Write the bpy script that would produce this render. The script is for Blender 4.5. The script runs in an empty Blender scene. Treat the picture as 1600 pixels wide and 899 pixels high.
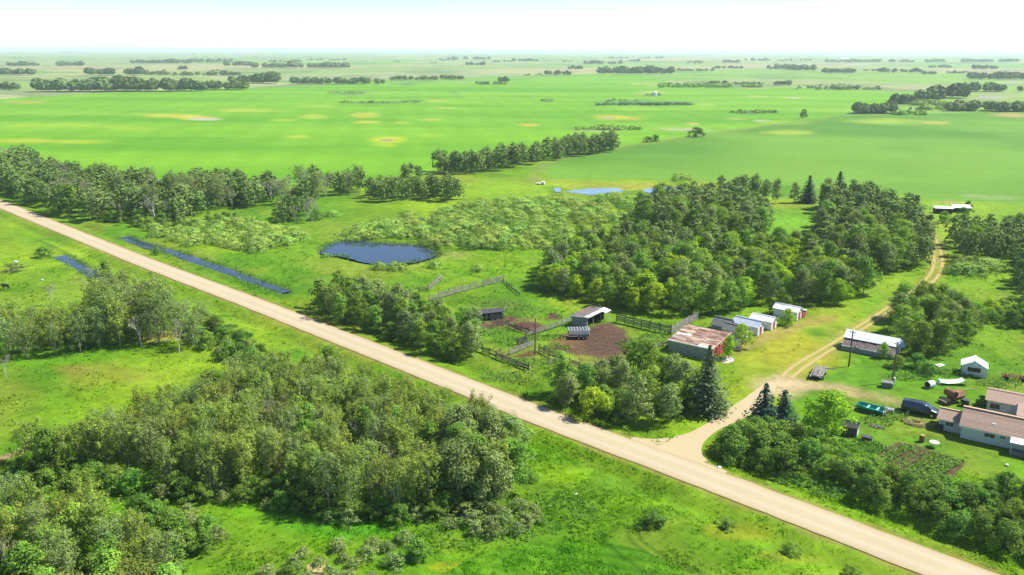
import bpy, math, random
import numpy as np
from mathutils import Matrix, Vector

# ------------------------------------------------------------------ camera
H = 55.0
F = 1300.0                      # focal length in photograph pixels (1600 wide)
PITCH = math.radians(15.95)
ROLL = math.radians(0.16)
sc = bpy.context.scene
COL = sc.collection
fw = np.array([0, math.cos(PITCH), -math.sin(PITCH)])
r0 = np.array([1.0, 0, 0]); u0 = np.array([0, math.sin(PITCH), math.cos(PITCH)])
rt = r0 * math.cos(ROLL) + u0 * math.sin(ROLL)
up = -r0 * math.sin(ROLL) + u0 * math.cos(ROLL)
cam = bpy.data.cameras.new('camera')
camo = bpy.data.objects.new('camera', cam); COL.objects.link(camo)
M = Matrix(((rt[0], up[0], -fw[0], 0), (rt[1], up[1], -fw[1], 0), (rt[2], up[2], -fw[2], H), (0, 0, 0, 1)))
camo.matrix_world = M
cam.sensor_width = 36; cam.lens = F / 1600 * 36
cam.clip_start = 0.5; cam.clip_end = 150000
sc.camera = camo

# ------------------------------------------------------------------ light
SUN_EL = math.radians(50); SUN_AZ = math.radians(75)      # azimuth from +Y towards +X
w = bpy.data.worlds.new("World"); sc.world = w; w.use_nodes = True
nt = w.node_tree; nt.nodes.clear()
sky = nt.nodes.new('ShaderNodeTexSky'); sky.sky_type = 'NISHITA'; sky.sun_disc = False
sky.sun_elevation = SUN_EL; sky.sun_rotation = SUN_AZ
sky.altitude = 600; sky.air_density = .65; sky.dust_density = .2; sky.ozone_density = 2.5
bg = nt.nodes.new('ShaderNodeBackground'); bg.inputs[1].default_value = 0.13
wo = nt.nodes.new('ShaderNodeOutputWorld')
nt.links.new(sky.outputs[0], bg.inputs[0]); nt.links.new(bg.outputs[0], wo.inputs[0])
sl = bpy.data.lights.new('sun', 'SUN'); sl.energy = 5.0; sl.angle = math.radians(0.5); sl.color = (1, .955, .88)
so = bpy.data.objects.new('sun', sl); COL.objects.link(so)
sd = Vector((math.sin(SUN_AZ) * math.cos(SUN_EL), math.cos(SUN_AZ) * math.cos(SUN_EL), math.sin(SUN_EL)))
so.rotation_euler = sd.to_track_quat('Z', 'Y').to_euler()
sc.view_settings.view_transform = 'Standard'; sc.view_settings.look = 'None'
sc.view_settings.gamma = 1; sc.view_settings.exposure = 0.8
sc.render.engine = 'CYCLES'
sc.cycles.max_bounces = 6; sc.cycles.diffuse_bounces = 2; sc.cycles.glossy_bounces = 2
sc.cycles.transmission_bounces = 3; sc.cycles.volume_bounces = 1; sc.cycles.transparent_max_bounces = 4

# ------------------------------------------------------------------ pixel <-> ground
def G(px, py, z=0.0):
    d = fw + rt * ((px - 800) / F) + up * ((449.5 - py) / F)
    t = (z - H) / d[2]
    return Vector((d[0] * t, d[1] * t, z))
def P(x, y, z=0.0):
    q0 = x; q1 = y; q2 = z - H
    dz = q0 * fw[0] + q1 * fw[1] + q2 * fw[2]
    dx = q0 * rt[0] + q1 * rt[1] + q2 * rt[2]
    dy = q0 * up[0] + q1 * up[1] + q2 * up[2]
    bad = dz < 5
    dz = np.where(bad, 5, dz)
    return np.where(bad, -9999, 800 + F * dx / dz), np.where(bad, 9999, 449.5 - F * dy / dz)

def hsh(ix, iy, seed):
    n = (ix.astype(np.int64) * 374761393 + iy.astype(np.int64) * 668265263 + seed * 69069) & 0x7fffffff
    n = ((n ^ (n >> 13)) * 1274126177) & 0x7fffffff
    return ((n ^ (n >> 16)) & 0xffff) / 65535.0
def vnoise(x, y, s, seed=0, octv=3):
    x = np.asarray(x, float) / s; y = np.asarray(y, float) / s
    out = 0; amp = 1; tot = 0
    for o in range(octv):
        ix = np.floor(x); iy = np.floor(y); fx = x - ix; fy = y - iy
        fx = fx * fx * (3 - 2 * fx); fy = fy * fy * (3 - 2 * fy)
        a = hsh(ix, iy, seed + o); b = hsh(ix + 1, iy, seed + o); c = hsh(ix, iy + 1, seed + o); d = hsh(ix + 1, iy + 1, seed + o)
        out = out + amp * ((a * (1 - fx) + b * fx) * (1 - fy) + (c * (1 - fx) + d * fx) * fy)
        tot += amp; amp *= .5; x = x * 2.03 + 17; y = y * 2.03 + 5
    return out / tot
def inside(px, py, poly):
    r = np.zeros(np.shape(px), bool); n = len(poly)
    for i in range(n):
        x1, y1 = poly[i]; x2, y2 = poly[(i + 1) % n]
        if y1 == y2: continue
        c = ((y1 > py) != (y2 > py)) & (px < (x2 - x1) * (py - y1) / (y2 - y1) + x1)
        r ^= c
    return r
def W2(pts): return [(G(a, b).x, G(a, b).y) for a, b in pts]
def seg_dist(x, y, pts):
    d = np.full(np.shape(x), 1e9)
    for (ax, ay), (bx, by) in zip(pts[:-1], pts[1:]):
        vx, vy = bx - ax, by - ay; L = vx * vx + vy * vy
        t = np.clip(((x - ax) * vx + (y - ay) * vy) / L, 0, 1)
        d = np.minimum(d, np.hypot(x - ax - t * vx, y - ay - t * vy))
    return d

# ------------------------------------------------------------------ scene helpers
def lin(c): c = c / 255.0; return c / 12.92 if c <= .04045 else ((c + .055) / 1.055) ** 2.4
KL = 2.15                        # how much brighter than its albedo sunlit level ground renders
def T(r, g, b, k=KL): return (lin(r) / k, lin(g) / k, lin(b) / k)

def tag(o, label=None, cat=None, group=None, kind=None):
    if label: o['label'] = label
    if cat: o['category'] = cat
    if group: o['group'] = group
    if kind: o['kind'] = kind
    return o
def link(o, parent=None):
    COL.objects.link(o)
    if parent is not None: o.parent = parent
    return o
def empty(name, loc=(0, 0, 0), rz=0, label=None, cat=None, group=None):
    o = bpy.data.objects.new(name, None); o.empty_display_size = .3
    o.location = loc; o.rotation_euler = (0, 0, rz); link(o)
    return tag(o, label, cat, group)
def np_mesh(name, V, Fc, mats, tint=None, col=None, smooth=False, mi=None):
    """V Nx3, Fc list of int arrays (each MxK)"""
    me = bpy.data.meshes.new(name)
    V = np.asarray(V, np.float32)
    if not isinstance(Fc, list): Fc = [Fc]
    Fc = [np.asarray(f, np.int32) for f in Fc if len(f)]
    me.vertices.add(len(V)); me.vertices.foreach_set('co', V.ravel())
    idx = np.concatenate([f.ravel() for f in Fc]); cnt = np.concatenate([np.full(len(f), f.shape[1], np.int32) for f in Fc])
    me.loops.add(len(idx)); me.loops.foreach_set('vertex_index', idx)
    st = np.concatenate([[0], np.cumsum(cnt)[:-1]]).astype(np.int32)
    me.polygons.add(len(cnt)); me.polygons.foreach_set('loop_start', st); me.polygons.foreach_set('loop_total', cnt)
    if mi is not None: me.polygons.foreach_set('material_index', np.asarray(mi, np.int32))
    if smooth: me.polygons.foreach_set('use_smooth', np.ones(len(cnt), bool))
    if not isinstance(mats, (list, tuple)): mats = [mats]
    for m in mats: me.materials.append(m)
    if tint is not None:
        a = me.attributes.new('tint', 'FLOAT', 'POINT'); a.data.foreach_set('value', np.asarray(tint, np.float32))
    if col is not None:
        a = me.attributes.new('col', 'FLOAT_COLOR', 'POINT')
        c4 = np.ones((len(V), 4), np.float32); c4[:, :3] = col; a.data.foreach_set('color', c4.ravel())
    me.update(); me.validate()
    return me
def obj(name, me, parent=None, loc=None, rz=None):
    o = bpy.data.objects.new(name, me)
    if loc is not None: o.location = loc
    if rz is not None: o.rotation_euler = (0, 0, rz)
    return link(o, parent)

class MB:
    """collects solids, builds one mesh"""
    def __init__(s): s.v = []; s.f = []
    def add(s, vs, fs):
        n = len(s.v); s.v += [tuple(v) for v in vs]; s.f += [tuple(i + n for i in f) for f in fs]; return s
    def box(s, x0, x1, y0, y1, z0, z1, rz=0, rx=0, ry=0, c=None):
        vs = [(x, y, z) for z in (z0, z1) for y in (y0, y1) for x in (x0, x1)]
        if rz or rx or ry:
            c = Vector(c) if c else Vector(((x0 + x1) / 2, (y0 + y1) / 2, (z0 + z1) / 2))
            R = Matrix.Rotation(rz, 3, 'Z') @ Matrix.Rotation(ry, 3, 'Y') @ Matrix.Rotation(rx, 3, 'X')
            vs = [tuple(R @ (Vector(v) - c) + c) for v in vs]
        return s.add(vs, [(0, 2, 3, 1), (4, 5, 7, 6), (0, 1, 5, 4), (2, 6, 7, 3), (0, 4, 6, 2), (1, 3, 7, 5)])
    def bar(s, a, b, wd, ht=None):
        a = Vector(a); b = Vector(b); ht = ht or wd; d = (b - a).normalized()
        q = Vector((0, 0, 1)) if abs(d.z) < .9 else Vector((1, 0, 0))
        sx = d.cross(q).normalized() * wd / 2; sz = sx.cross(d).normalized() * ht / 2
        vs = [a - sx - sz, a + sx - sz, a + sx + sz, a - sx + sz, b - sx - sz, b + sx - sz, b + sx + sz, b - sx + sz]
        return s.add(vs, [(0, 3, 2, 1), (4, 5, 6, 7), (0, 1, 5, 4), (1, 2, 6, 5), (2, 3, 7, 6), (3, 0, 4, 7)])
    def tube(s, pts, rad, n=8, cap=True):
        pts = [Vector(p) for p in pts]
        if not isinstance(rad, (list, tuple)): rad = [rad] * len(pts)
        b = len(s.v); prev = None
        for i, p in enumerate(pts):
            d = (pts[min(i + 1, len(pts) - 1)] - pts[max(i - 1, 0)]).normalized()
            q = prev if prev is not None else (Vector((1, 0, 0)) if abs(d.x) < .8 else Vector((0, 1, 0)))
            e1 = (q - d * q.dot(d)).normalized(); e2 = d.cross(e1); prev = e1
            for k in range(n):
                a = 2 * math.pi * k / n; s.v.append(tuple(p + (e1 * math.cos(a) + e2 * math.sin(a)) * rad[i]))
        for i in range(len(pts) - 1):
            for k in range(n):
                k2 = (k + 1) % n; s.f.append((b + i * n + k, b + i * n + k2, b + (i + 1) * n + k2, b + (i + 1) * n + k))
        if cap:
            s.f.append(tuple(b + k for k in range(n))[::-1]); s.f.append(tuple(b + (len(pts) - 1) * n + k for k in range(n)))
        return s
    def prism(s, poly, axis, a, b):
        """poly: 2D points; axis 'y': poly in xz extruded y a..b; 'x': poly in yz; 'z': poly in xy"""
        def mk(p, t): return {'y': (p[0], t, p[1]), 'x': (t, p[0], p[1]), 'z': (p[0], p[1], t)}[axis]
        n = len(poly); vs = [mk(p, a) for p in poly] + [mk(p, b) for p in poly]
        fs = [tuple(range(n)), tuple(range(2 * n - 1, n - 1, -1))] + [(i, i + n, (i + 1) % n + n, (i + 1) % n) for i in range(n)]
        return s.add(vs, fs)
    def mesh(s, name, mat, smooth=False, bevel=0):
        import bmesh
        me = bpy.data.meshes.new(name); me.from_pydata(s.v, [], s.f)
        bm = bmesh.new(); bm.from_mesh(me); bmesh.ops.recalc_face_normals(bm, faces=bm.faces)
        if bevel: bmesh.ops.bevel(bm, geom=bm.edges[:], offset=bevel, segments=2, affect='EDGES', profile=.6)
        bm.to_mesh(me); bm.free()
        for m in (mat if isinstance(mat, (list, tuple)) else [mat]): me.materials.append(m)
        if smooth:
            for p in me.polygons: p.use_smooth = True
        return me
    def build(s, name, mat, parent=None, smooth=False, bevel=0, loc=None, rz=None):
        return obj(name, s.mesh(name, mat, smooth, bevel), parent, loc, rz)

# ------------------------------------------------------------------ materials
def newmat(name):
    m = bpy.data.materials.new(name); m.use_nodes = True
    n = m.node_tree.nodes; n.clear(); return m, n, m.node_tree.links
def N(n, t, **k):
    x = n.new(t)
    for a, b in k.items(): setattr(x, a, b)
    return x
def weathered(name, c1, c2, scale=3.0, rough=.85, stretch=(1, 1, 1), bump=.3, metal=0, c3=None, s3=.7, t3=(.55, .62), det=8, contrast=(.35, .65)):
    """two tone noise with optional third tone in hard edged patches"""
    m, n, l = newmat(name)
    tc = N(n, 'ShaderNodeTexCoord'); mp = N(n, 'ShaderNodeMapping'); mp.inputs['Scale'].default_value = stretch
    oi0 = N(n, 'ShaderNodeObjectInfo'); mu0 = N(n, 'ShaderNodeMath', operation='MULTIPLY'); mu0.inputs[1].default_value = 57.0; l.new(oi0.outputs['Random'], mu0.inputs[0]); l.new(mu0.outputs[0], mp.inputs['Location'])
    l.new(tc.outputs['Object'], mp.inputs[0])
    nz = N(n, 'ShaderNodeTexNoise'); nz.inputs['Scale'].default_value = scale; nz.inputs['Detail'].default_value = det
    nz.inputs['Roughness'].default_value = .65
    l.new(mp.outputs[0], nz.inputs[0])
    cr = N(n, 'ShaderNodeValToRGB'); cr.color_ramp.elements[0].position = contrast[0]; cr.color_ramp.elements[1].position = contrast[1]
    cr.color_ramp.elements[0].color = (*c1, 1); cr.color_ramp.elements[1].color = (*c2, 1)
    l.new(nz.outputs[0], cr.inputs[0]); out = cr.outputs[0]
    if c3:
        n3 = N(n, 'ShaderNodeTexNoise'); n3.inputs['Scale'].default_value = s3; n3.inputs['Detail'].default_value = 5
        l.new(mp.outputs[0], n3.inputs[0])
        r3 = N(n, 'ShaderNodeMapRange'); r3.inputs[1].default_value = t3[0]; r3.inputs[2].default_value = t3[1]
        l.new(n3.outputs[0], r3.inputs[0])
        mx = N(n, 'ShaderNodeMix', data_type='RGBA'); l.new(r3.outputs[0], mx.inputs[0]); l.new(out, mx.inputs[6]); mx.inputs[7].default_value = (*c3, 1)
        out = mx.outputs[2]
    oi = N(n, 'ShaderNodeObjectInfo'); mr = N(n, 'ShaderNodeMapRange'); mr.inputs[3].default_value = .86; mr.inputs[4].default_value = 1.1
    l.new(oi.outputs['Random'], mr.inputs[0])
    ml = N(n, 'ShaderNodeVectorMath', operation='SCALE'); l.new(out, ml.inputs[0]); l.new(mr.outputs[0], ml.inputs['Scale'])
    b = N(n, 'ShaderNodeBsdfPrincipled'); b.inputs['Roughness'].default_value = rough; b.inputs['Metallic'].default_value = metal
    l.new(ml.outputs[0], b.inputs['Base Color'])
    if bump:
        bp = N(n, 'ShaderNodeBump'); bp.inputs['Strength'].default_value = bump; bp.inputs['Distance'].default_value = .03
        l.new(nz.outputs[0], bp.inputs['Height']); l.new(bp.outputs[0], b.inputs['Normal'])
    o = N(n, 'ShaderNodeOutputMaterial'); l.new(b.outputs[0], o.inputs[0]); return m
def leafmat(name, ca, cb, trans=.28, var=.22, rough=.55):
    m, n, l = newmat(name)
    at = N(n, 'ShaderNodeAttribute', attribute_name='tint')
    mx = N(n, 'ShaderNodeMix', data_type='RGBA'); l.new(at.outputs['Fac'], mx.inputs[0])
    mx.inputs[6].default_value = (*ca, 1); mx.inputs[7].default_value = (*cb, 1)
    oi = N(n, 'ShaderNodeObjectInfo')
    hs = N(n, 'ShaderNodeHueSaturation')
    h1 = N(n, 'ShaderNodeMapRange'); h1.inputs[3].default_value = .5 - .018; h1.inputs[4].default_value = .5 + .018
    v1 = N(n, 'ShaderNodeMapRange'); v1.inputs[3].default_value = 1 - var; v1.inputs[4].default_value = 1 + var
    m7 = N(n, 'ShaderNodeMath', operation='MULTIPLY'); m7.inputs[1].default_value = 7.31
    fr = N(n, 'ShaderNodeMath', operation='FRACT')
    l.new(oi.outputs['Random'], v1.inputs[0]); l.new(oi.outputs['Random'], m7.inputs[0]); l.new(m7.outputs[0], fr.inputs[0]); l.new(fr.outputs[0], h1.inputs[0])
    l.new(h1.outputs[0], hs.inputs['Hue']); l.new(v1.outputs[0], hs.inputs['Value']); l.new(mx.outputs[2], hs.inputs['Color'])
    b = N(n, 'ShaderNodeBsdfPrincipled'); b.inputs['Roughness'].default_value = .8; b.inputs['Specular IOR Level'].default_value = .06
    l.new(hs.outputs[0], b.inputs['Base Color'])
    tr = N(n, 'ShaderNodeBsdfTranslucent'); l.new(hs.outputs[0], tr.inputs[0])
    ms = N(n, 'ShaderNodeMixShader'); ms.inputs[0].default_value = trans
    l.new(b.outputs[0], ms.inputs[1]); l.new(tr.outputs[0], ms.inputs[2])
    o = N(n, 'ShaderNodeOutputMaterial'); l.new(ms.outputs[0], o.inputs[0]); return m
def groundmat(name, s1=.35, s2=.045, amt=.36, weed=.32, rows=None, bump=.6, streak=None):
    """base colour from the 'col' attribute, broken up by grass clumps of two sizes"""
    m, n, l = newmat(name)
    at = N(n, 'ShaderNodeAttribute', attribute_name='col')
    ge = N(n, 'ShaderNodeNewGeometry')
    a = N(n, 'ShaderNodeTexNoise'); a.inputs['Scale'].default_value = s1; a.inputs['Detail'].default_value = 7; a.inputs['Roughness'].default_value = .72
    b_ = N(n, 'ShaderNodeTexNoise'); b_.inputs['Scale'].default_value = s2; b_.inputs['Detail'].default_value = 4
    l.new(ge.outputs['Position'], a.inputs[0]); l.new(ge.outputs['Position'], b_.inputs[0])
    r1 = N(n, 'ShaderNodeMapRange'); r1.inputs[1].default_value = .3; r1.inputs[2].default_value = .7
    r1.inputs[3].default_value = 1 - amt; r1.inputs[4].default_value = 1 + amt * .8
    l.new(a.outputs[0], r1.inputs[0])
    r2 = N(n, 'ShaderNodeMapRange'); r2.inputs[1].default_value = .35; r2.inputs[2].default_value = .65
    r2.inputs[3].default_value = 1 - amt * .35; r2.inputs[4].default_value = 1 + amt * .3
    l.new(b_.outputs[0], r2.inputs[0])
    mu = N(n, 'ShaderNodeMath', operation='MULTIPLY'); l.new(r1.outputs[0], mu.inputs[0]); l.new(r2.outputs[0], mu.inputs[1]); fac = mu.outputs[0]
    if rows:
        rp = N(n, 'ShaderNodeMapping', vector_type='TEXTURE'); rp.inputs['Rotation'].default_value = (0, 0, rows[0]); l.new(ge.outputs['Position'], rp.inputs[0])
        wv = N(n, 'ShaderNodeTexWave'); wv.inputs['Scale'].default_value = rows[1]; wv.inputs['Distortion'].default_value = rows[3]; wv.inputs['Detail'].default_value = 2
        wv.inputs['Detail Scale'].default_value = .4
        l.new(rp.outputs[0], wv.inputs[0])
        r3 = N(n, 'ShaderNodeMapRange'); r3.inputs[3].default_value = 1 - rows[2]; r3.inputs[4].default_value = 1 + rows[2]; l.new(wv.outputs['Fac'], r3.inputs[0])
        m2 = N(n, 'ShaderNodeMath', operation='MULTIPLY'); l.new(fac, m2.inputs[0]); l.new(r3.outputs[0], m2.inputs[1]); fac = m2.outputs[0]
    ml = N(n, 'ShaderNodeVectorMath', operation='SCALE'); l.new(at.outputs['Color'], ml.inputs[0]); l.new(fac, ml.inputs['Scale'])
    out = ml.outputs[0]
    if weed:
        wn = N(n, 'ShaderNodeTexNoise'); wn.inputs['Scale'].default_value = .9; wn.inputs['Detail'].default_value = 5; wn.inputs['Roughness'].default_value = .7
        l.new(ge.outputs['Position'], wn.inputs[0])
        wn2 = N(n, 'ShaderNodeTexNoise'); wn2.inputs['Scale'].default_value = .09; wn2.inputs['Detail'].default_value = 3
        l.new(ge.outputs['Position'], wn2.inputs[0])
        ad = N(n, 'ShaderNodeMath', operation='ADD'); l.new(wn.outputs[0], ad.inputs[0]); l.new(wn2.outputs[0], ad.inputs[1])
        wr = N(n, 'ShaderNodeMapRange'); wr.inputs[1].default_value = 1.04; wr.inputs[2].default_value = 1.22; wr.inputs[4].default_value = weed
        l.new(ad.outputs[0], wr.inputs[0])
        mm = N(n, 'ShaderNodeVectorMath', operation='MULTIPLY'); l.new(out, mm.inputs[0]); mm.inputs[1].default_value = (.38, .62, .9)
        mx = N(n, 'ShaderNodeMix', data_type='RGBA'); l.new(wr.outputs[0], mx.inputs[0]); l.new(out, mx.inputs[6]); l.new(mm.outputs[0], mx.inputs[7]); out = mx.outputs[2]
    b = N(n, 'ShaderNodeBsdfPrincipled'); b.inputs['Roughness'].default_value = .9; b.inputs['Specular IOR Level'].default_value = .1
    l.new(out, b.inputs['Base Color'])
    if bump:
        bp = N(n, 'ShaderNodeBump'); bp.inputs['Strength'].default_value = bump; bp.inputs['Distance'].default_value = .5
        l.new(a.outputs[0], bp.inputs['Height']); l.new(bp.outputs[0], b.inputs['Normal'])
    o = N(n, 'ShaderNodeOutputMaterial'); l.new(b.outputs[0], o.inputs[0]); return m
def glass(name, c=(.02, .025, .03), rough=.08):
    m, n, l = newmat(name); b = N(n, 'ShaderNodeBsdfPrincipled'); b.inputs['Base Color'].default_value = (*c, 1); b.inputs['Roughness'].default_value = rough
    b.inputs['Specular IOR Level'].default_value = .6
    nz = N(n, 'ShaderNodeTexNoise'); nz.inputs['Scale'].default_value = 2; bp = N(n, 'ShaderNodeBump'); bp.inputs['Strength'].default_value = .05
    l.new(nz.outputs[0], bp.inputs['Height']); l.new(bp.outputs[0], b.inputs['Normal'])
    o = N(n, 'ShaderNodeOutputMaterial'); l.new(b.outputs[0], o.inputs[0]); return m
def carpaint(name, c):
    m, n, l = newmat(name); b = N(n, 'ShaderNodeBsdfPrincipled'); b.inputs['Base Color'].default_value = (*c, 1); b.inputs['Roughness'].default_value = .25
    b.inputs['Metallic'].default_value = .35; b.inputs['Coat Weight'].default_value = .8
    o = N(n, 'ShaderNodeOutputMaterial'); l.new(b.outputs[0], o.inputs[0]); return m
def watermat(name):
    m, n, l = newmat(name)
    ge = N(n, 'ShaderNodeNewGeometry'); nz = N(n, 'ShaderNodeTexNoise'); nz.inputs['Scale'].default_value = 1.6; nz.inputs['Detail'].default_value = 3
    l.new(ge.outputs['Position'], nz.inputs[0])
    bp = N(n, 'ShaderNodeBump'); bp.inputs['Strength'].default_value = .12; bp.inputs['Distance'].default_value = .05; l.new(nz.outputs[0], bp.inputs['Height'])
    b = N(n, 'ShaderNodeBsdfPrincipled'); b.inputs['Base Color'].default_value = (.03, .05, .08, 1); b.inputs['Roughness'].default_value = .05
    b.inputs['IOR'].default_value = 1.33
    l.new(bp.outputs[0], b.inputs['Normal'])
    o = N(n, 'ShaderNodeOutputMaterial'); l.new(b.outputs[0], o.inputs[0]); return m

mt = {}
mt['pasture'] = groundmat('pasture_grass')
mt['crop'] = groundmat('crop_canopy', s1=.12, s2=.02, amt=.12, weed=0, bump=.25, rows=(math.radians(8), .012, .03, 3.0))
mt['crop2'] = groundmat('crop_canopy_rows', s1=.3, s2=.02, amt=.14, weed=0, bump=.25, rows=(math.radians(86), .05, .10, 2.0))
mt['crop3'] = groundmat('near_crop_rows', s1=.9, s2=.06, amt=.3, weed=0, bump=.8, rows=(math.radians(75), .16, .16, 2.0))
mt['soil'] = groundmat('bare_soil', s1=.8, s2=.1, amt=.4, weed=0, bump=1)
mt['gravel'] = groundmat('pale_gravel', s1=1.6, s2=.08, amt=.05, weed=0, bump=.12)
mt['water'] = watermat('pond_water')
mt['skytint'] = weathered('sky_tinted_slough_water', (.10, .17, .23), (.20, .28, .34), .25, rough=.12, bump=0)  # pale blue base colour stands in for the reflected sky
mt['wood'] = weathered('grey_weathered_board', (.10, .09, .08), (.34, .31, .28), 4, stretch=(1, 1, 1))
mt['darkwood'] = weathered('dark_weathered_board', (.03, .028, .027), (.12, .11, .1), 4)
mt['pole'] = weathered('pole_wood', (.07, .05, .035), (.17, .125, .09), 5)
mt['white'] = weathered('white_paint', (.55, .55, .54), (.78, .78, .76), 2.5, c3=(.42, .40, .36), s3=1.6, t3=(.62, .7))
mt['whitemetal'] = weathered('white_roof_metal', (.80, .80, .80), (.86, .86, .86), 1.2, rough=.6, c3=(.62, .6, .57), s3=1.8, t3=(.66, .72), bump=.05)
mt['tin'] = weathered('pale_galvanised_metal', (.52, .58, .66), (.70, .75, .80), 1.4, rough=.45, metal=.15, bump=.05)
mt['bluetin'] = weathered('faded_blue_tin', (.30, .33, .45), (.52, .55, .68), 1.6, rough=.5, stretch=(1, 3, 1))
mt['rust'] = weathered('rusty_roof_sheet', (.12, .05, .03), (.34, .19, .12), 1.1, rough=.75, stretch=(.5, 2.5, 1), c3=(.46, .36, .28), s3=.55, t3=(.54, .64), contrast=(.42, .58))
mt['rust2'] = weathered('rusty_machine_steel', (.11, .045, .02), (.34, .15, .045), 2.4, rough=.7)
mt['red'] = weathered('faded_red_paint', (.28, .035, .035), (.42, .07, .06), 2, c3=(.45, .32, .3), s3=2.5, t3=(.66, .72))
mt['salmon'] = weathered('faded_salmon_paint', (.38, .12, .09), (.52, .2, .16), 2)
mt['greywall'] = weathered('grey_green_board_wall', (.16, .18, .17), (.36, .38, .35), 1.5, stretch=(4, 4, .5), c3=(.42, .28, .16), s3=.8, t3=(.60, .66))
mt['brownroof'] = weathered('brown_rotten_shingle', (.07, .05, .045), (.2, .15, .14), 3.5, stretch=(1, 1, 1), c3=(.32, .28, .26), s3=2.2, t3=(.6, .64))
mt['shingle'] = weathered('brown_asphalt_shingle', (.27, .18, .13), (.37, .255, .185), 5, bump=.4, stretch=(.35, 1, 1))
mt['greyroof'] = weathered('mossy_grey_shingle', (.08, .08, .075), (.26, .26, .24), 4)
mt['darkroof'] = weathered('dark_felt', (.035, .035, .038), (.075, .075, .08), 3)
mt['siding'] = weathered('pale_siding', (.50, .53, .50), (.60, .62, .59), 1.2, stretch=(.5, .5, 5), bump=.1)
mt['fascia'] = weathered('tan_fascia', (.52, .33, .2), (.62, .42, .27), 3)
mt['black'] = weathered('black_rubber', (.01, .01, .01), (.03, .03, .03), 8)
mt['dark'] = weathered('interior_shade', (.008, .008, .009), (.02, .018, .016), 2)  # near-black base colour stands in for the shade inside things
mt['concrete'] = weathered('pale_concrete', (.42, .40, .36), (.6, .57, .52), 3)
mt['stone'] = weathered('field_stone', (.3, .29, .27), (.6, .58, .55), 3)
mt['steel'] = weathered('bright_steel', (.5, .5, .5), (.7, .7, .7), 4, rough=.35, metal=.8, bump=.05)
mt['green'] = weathered('green_boat_hull', (.005, .22, .15), (.015, .32, .23), 2, rough=.35, bump=.05)
mt['teal'] = weathered('teal_roof_metal', (.2, .42, .4), (.3, .52, .5), 2, rough=.5, bump=.05)
mt['bark'] = weathered('pale_aspen_bark', (.28, .27, .22), (.55, .53, .45), 3, stretch=(1, 1, .4))
mt['greybark'] = weathered('grey_branch_bark', (.16, .14, .11), (.34, .31, .26), 3, stretch=(1, 1, .4))
mt['darkbark'] = weathered('dark_bark', (.05, .04, .03), (.12, .1, .075), 3)
mt['straw'] = weathered('cut_straw', (.25, .22, .07), (.48, .42, .16), 5)
mt['glass'] = glass('window_glass')
mt['carglass'] = glass('car_glass', (.015, .02, .03), .04)
mt['van'] = carpaint('dark_blue_car_paint', (.018, .028, .05))
mt['lamp'] = glass('clear_lamp_lens', (.6, .6, .6), .1)
mt['redlamp'] = glass('red_lamp_lens', (.4, .01, .01), .15)
mt['hide'] = weathered('black_cattle_hide', (.008, .007, .006), (.02, .018, .016), 6, rough=.6, bump=.1)

L_ = {}
L_['aspen'] = leafmat('aspen_leaf', (0.109, 0.178, 0.025), (0.346, 0.443, 0.070), .22)
L_['poplar'] = leafmat('poplar_leaf', (0.096, 0.201, 0.028), (0.301, 0.471, 0.055), .28, .32)
L_['farpoplar'] = leafmat('far_poplar_leaf', (0.090, 0.172, 0.040), (0.243, 0.345, 0.080), .18, .1)
L_['grey'] = leafmat('grey_green_leaf', (0.134, 0.207, 0.055), (0.320, 0.408, 0.115), .25)
L_['maple'] = leafmat('bright_maple_leaf', (.19, .36, .018), (.46, .62, .035), .3, .12)
L_['willow'] = leafmat('sage_willow_leaf', (.15, .27, .035), (.44, .62, .12), .12, .2)
L_['shrub'] = leafmat('hedge_shrub_leaf', (0.070, 0.167, 0.022), (0.243, 0.397, 0.055), .25, .3)
L_['spruce'] = leafmat('blue_spruce_needle', (.02, .055, .035), (.06, .13, .095), .05, .15)
L_['oldspruce'] = leafmat('grey_spruce_needle', (.06, .10, .04), (.20, .23, .10), .1, .12)
L_['dead'] = leafmat('sparse_dull_leaf', (.2, .2, .1), (.32, .32, .16), .2)
L_['far'] = leafmat('far_wood_leaf', (0.077, 0.138, 0.045), (0.218, 0.287, 0.090), .1, .25)

# ------------------------------------------------------------------ land
ROAD_C = W2([(-700, 45 + 0 * 1), (0, 319)][1:]) + W2([(225, 410), (400, 476), (675, 584), (850, 653), (1100, 746), (1300, 822), (1430, 872)])
def ext(a, b, d):
    L = math.hypot(b[0] - a[0], b[1] - a[1]); return (b[0] + (b[0] - a[0]) / L * d, b[1] + (b[1] - a[1]) / L * d)
ROAD = [ext(ROAD_C[2], ROAD_C[0], 900)] + ROAD_C + [ext(ROAD_C[-4], ROAD_C[-1], 400)]
ua = np.array(ROAD_C[-1]) - np.array(ROAD_C[0]); ua /= np.hypot(*ua); va = np.array([-ua[1], ua[0]])   # u along the road to the lower right, v away from it
RZ = math.atan2(ua[1], ua[0])
HALF = abs(np.dot(np.array(G(1300, 801)[:2]) - np.array(G(1300, 843)[:2]), va)) / 2
DRIVE = W2([(1060, 715), (1082, 690), (1130, 655), (1180, 626), (1215, 606), (1250, 583)])
BRANCH = W2([(1215, 604), (1250, 604), (1300, 606), (1350, 616), (1400, 628), (1440, 640), (1485, 655)])
RUT_A = W2([(1222, 590), (1242, 571), (1300, 537), (1345, 508), (1390, 479), (1415, 461), (1435, 447), (1450, 433), (1458, 418), (1459, 400), (1455, 380), (1447, 358), (1440, 340), (1430, 326)])
RUT_B = W2([(1236, 592), (1259, 573), (1310, 540), (1352, 512), (1396, 483), (1424, 464), (1450, 447), (1466, 431), (1472, 415), (1470, 395), (1463, 376), (1455, 358), (1444, 340), (1432, 325)])
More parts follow.
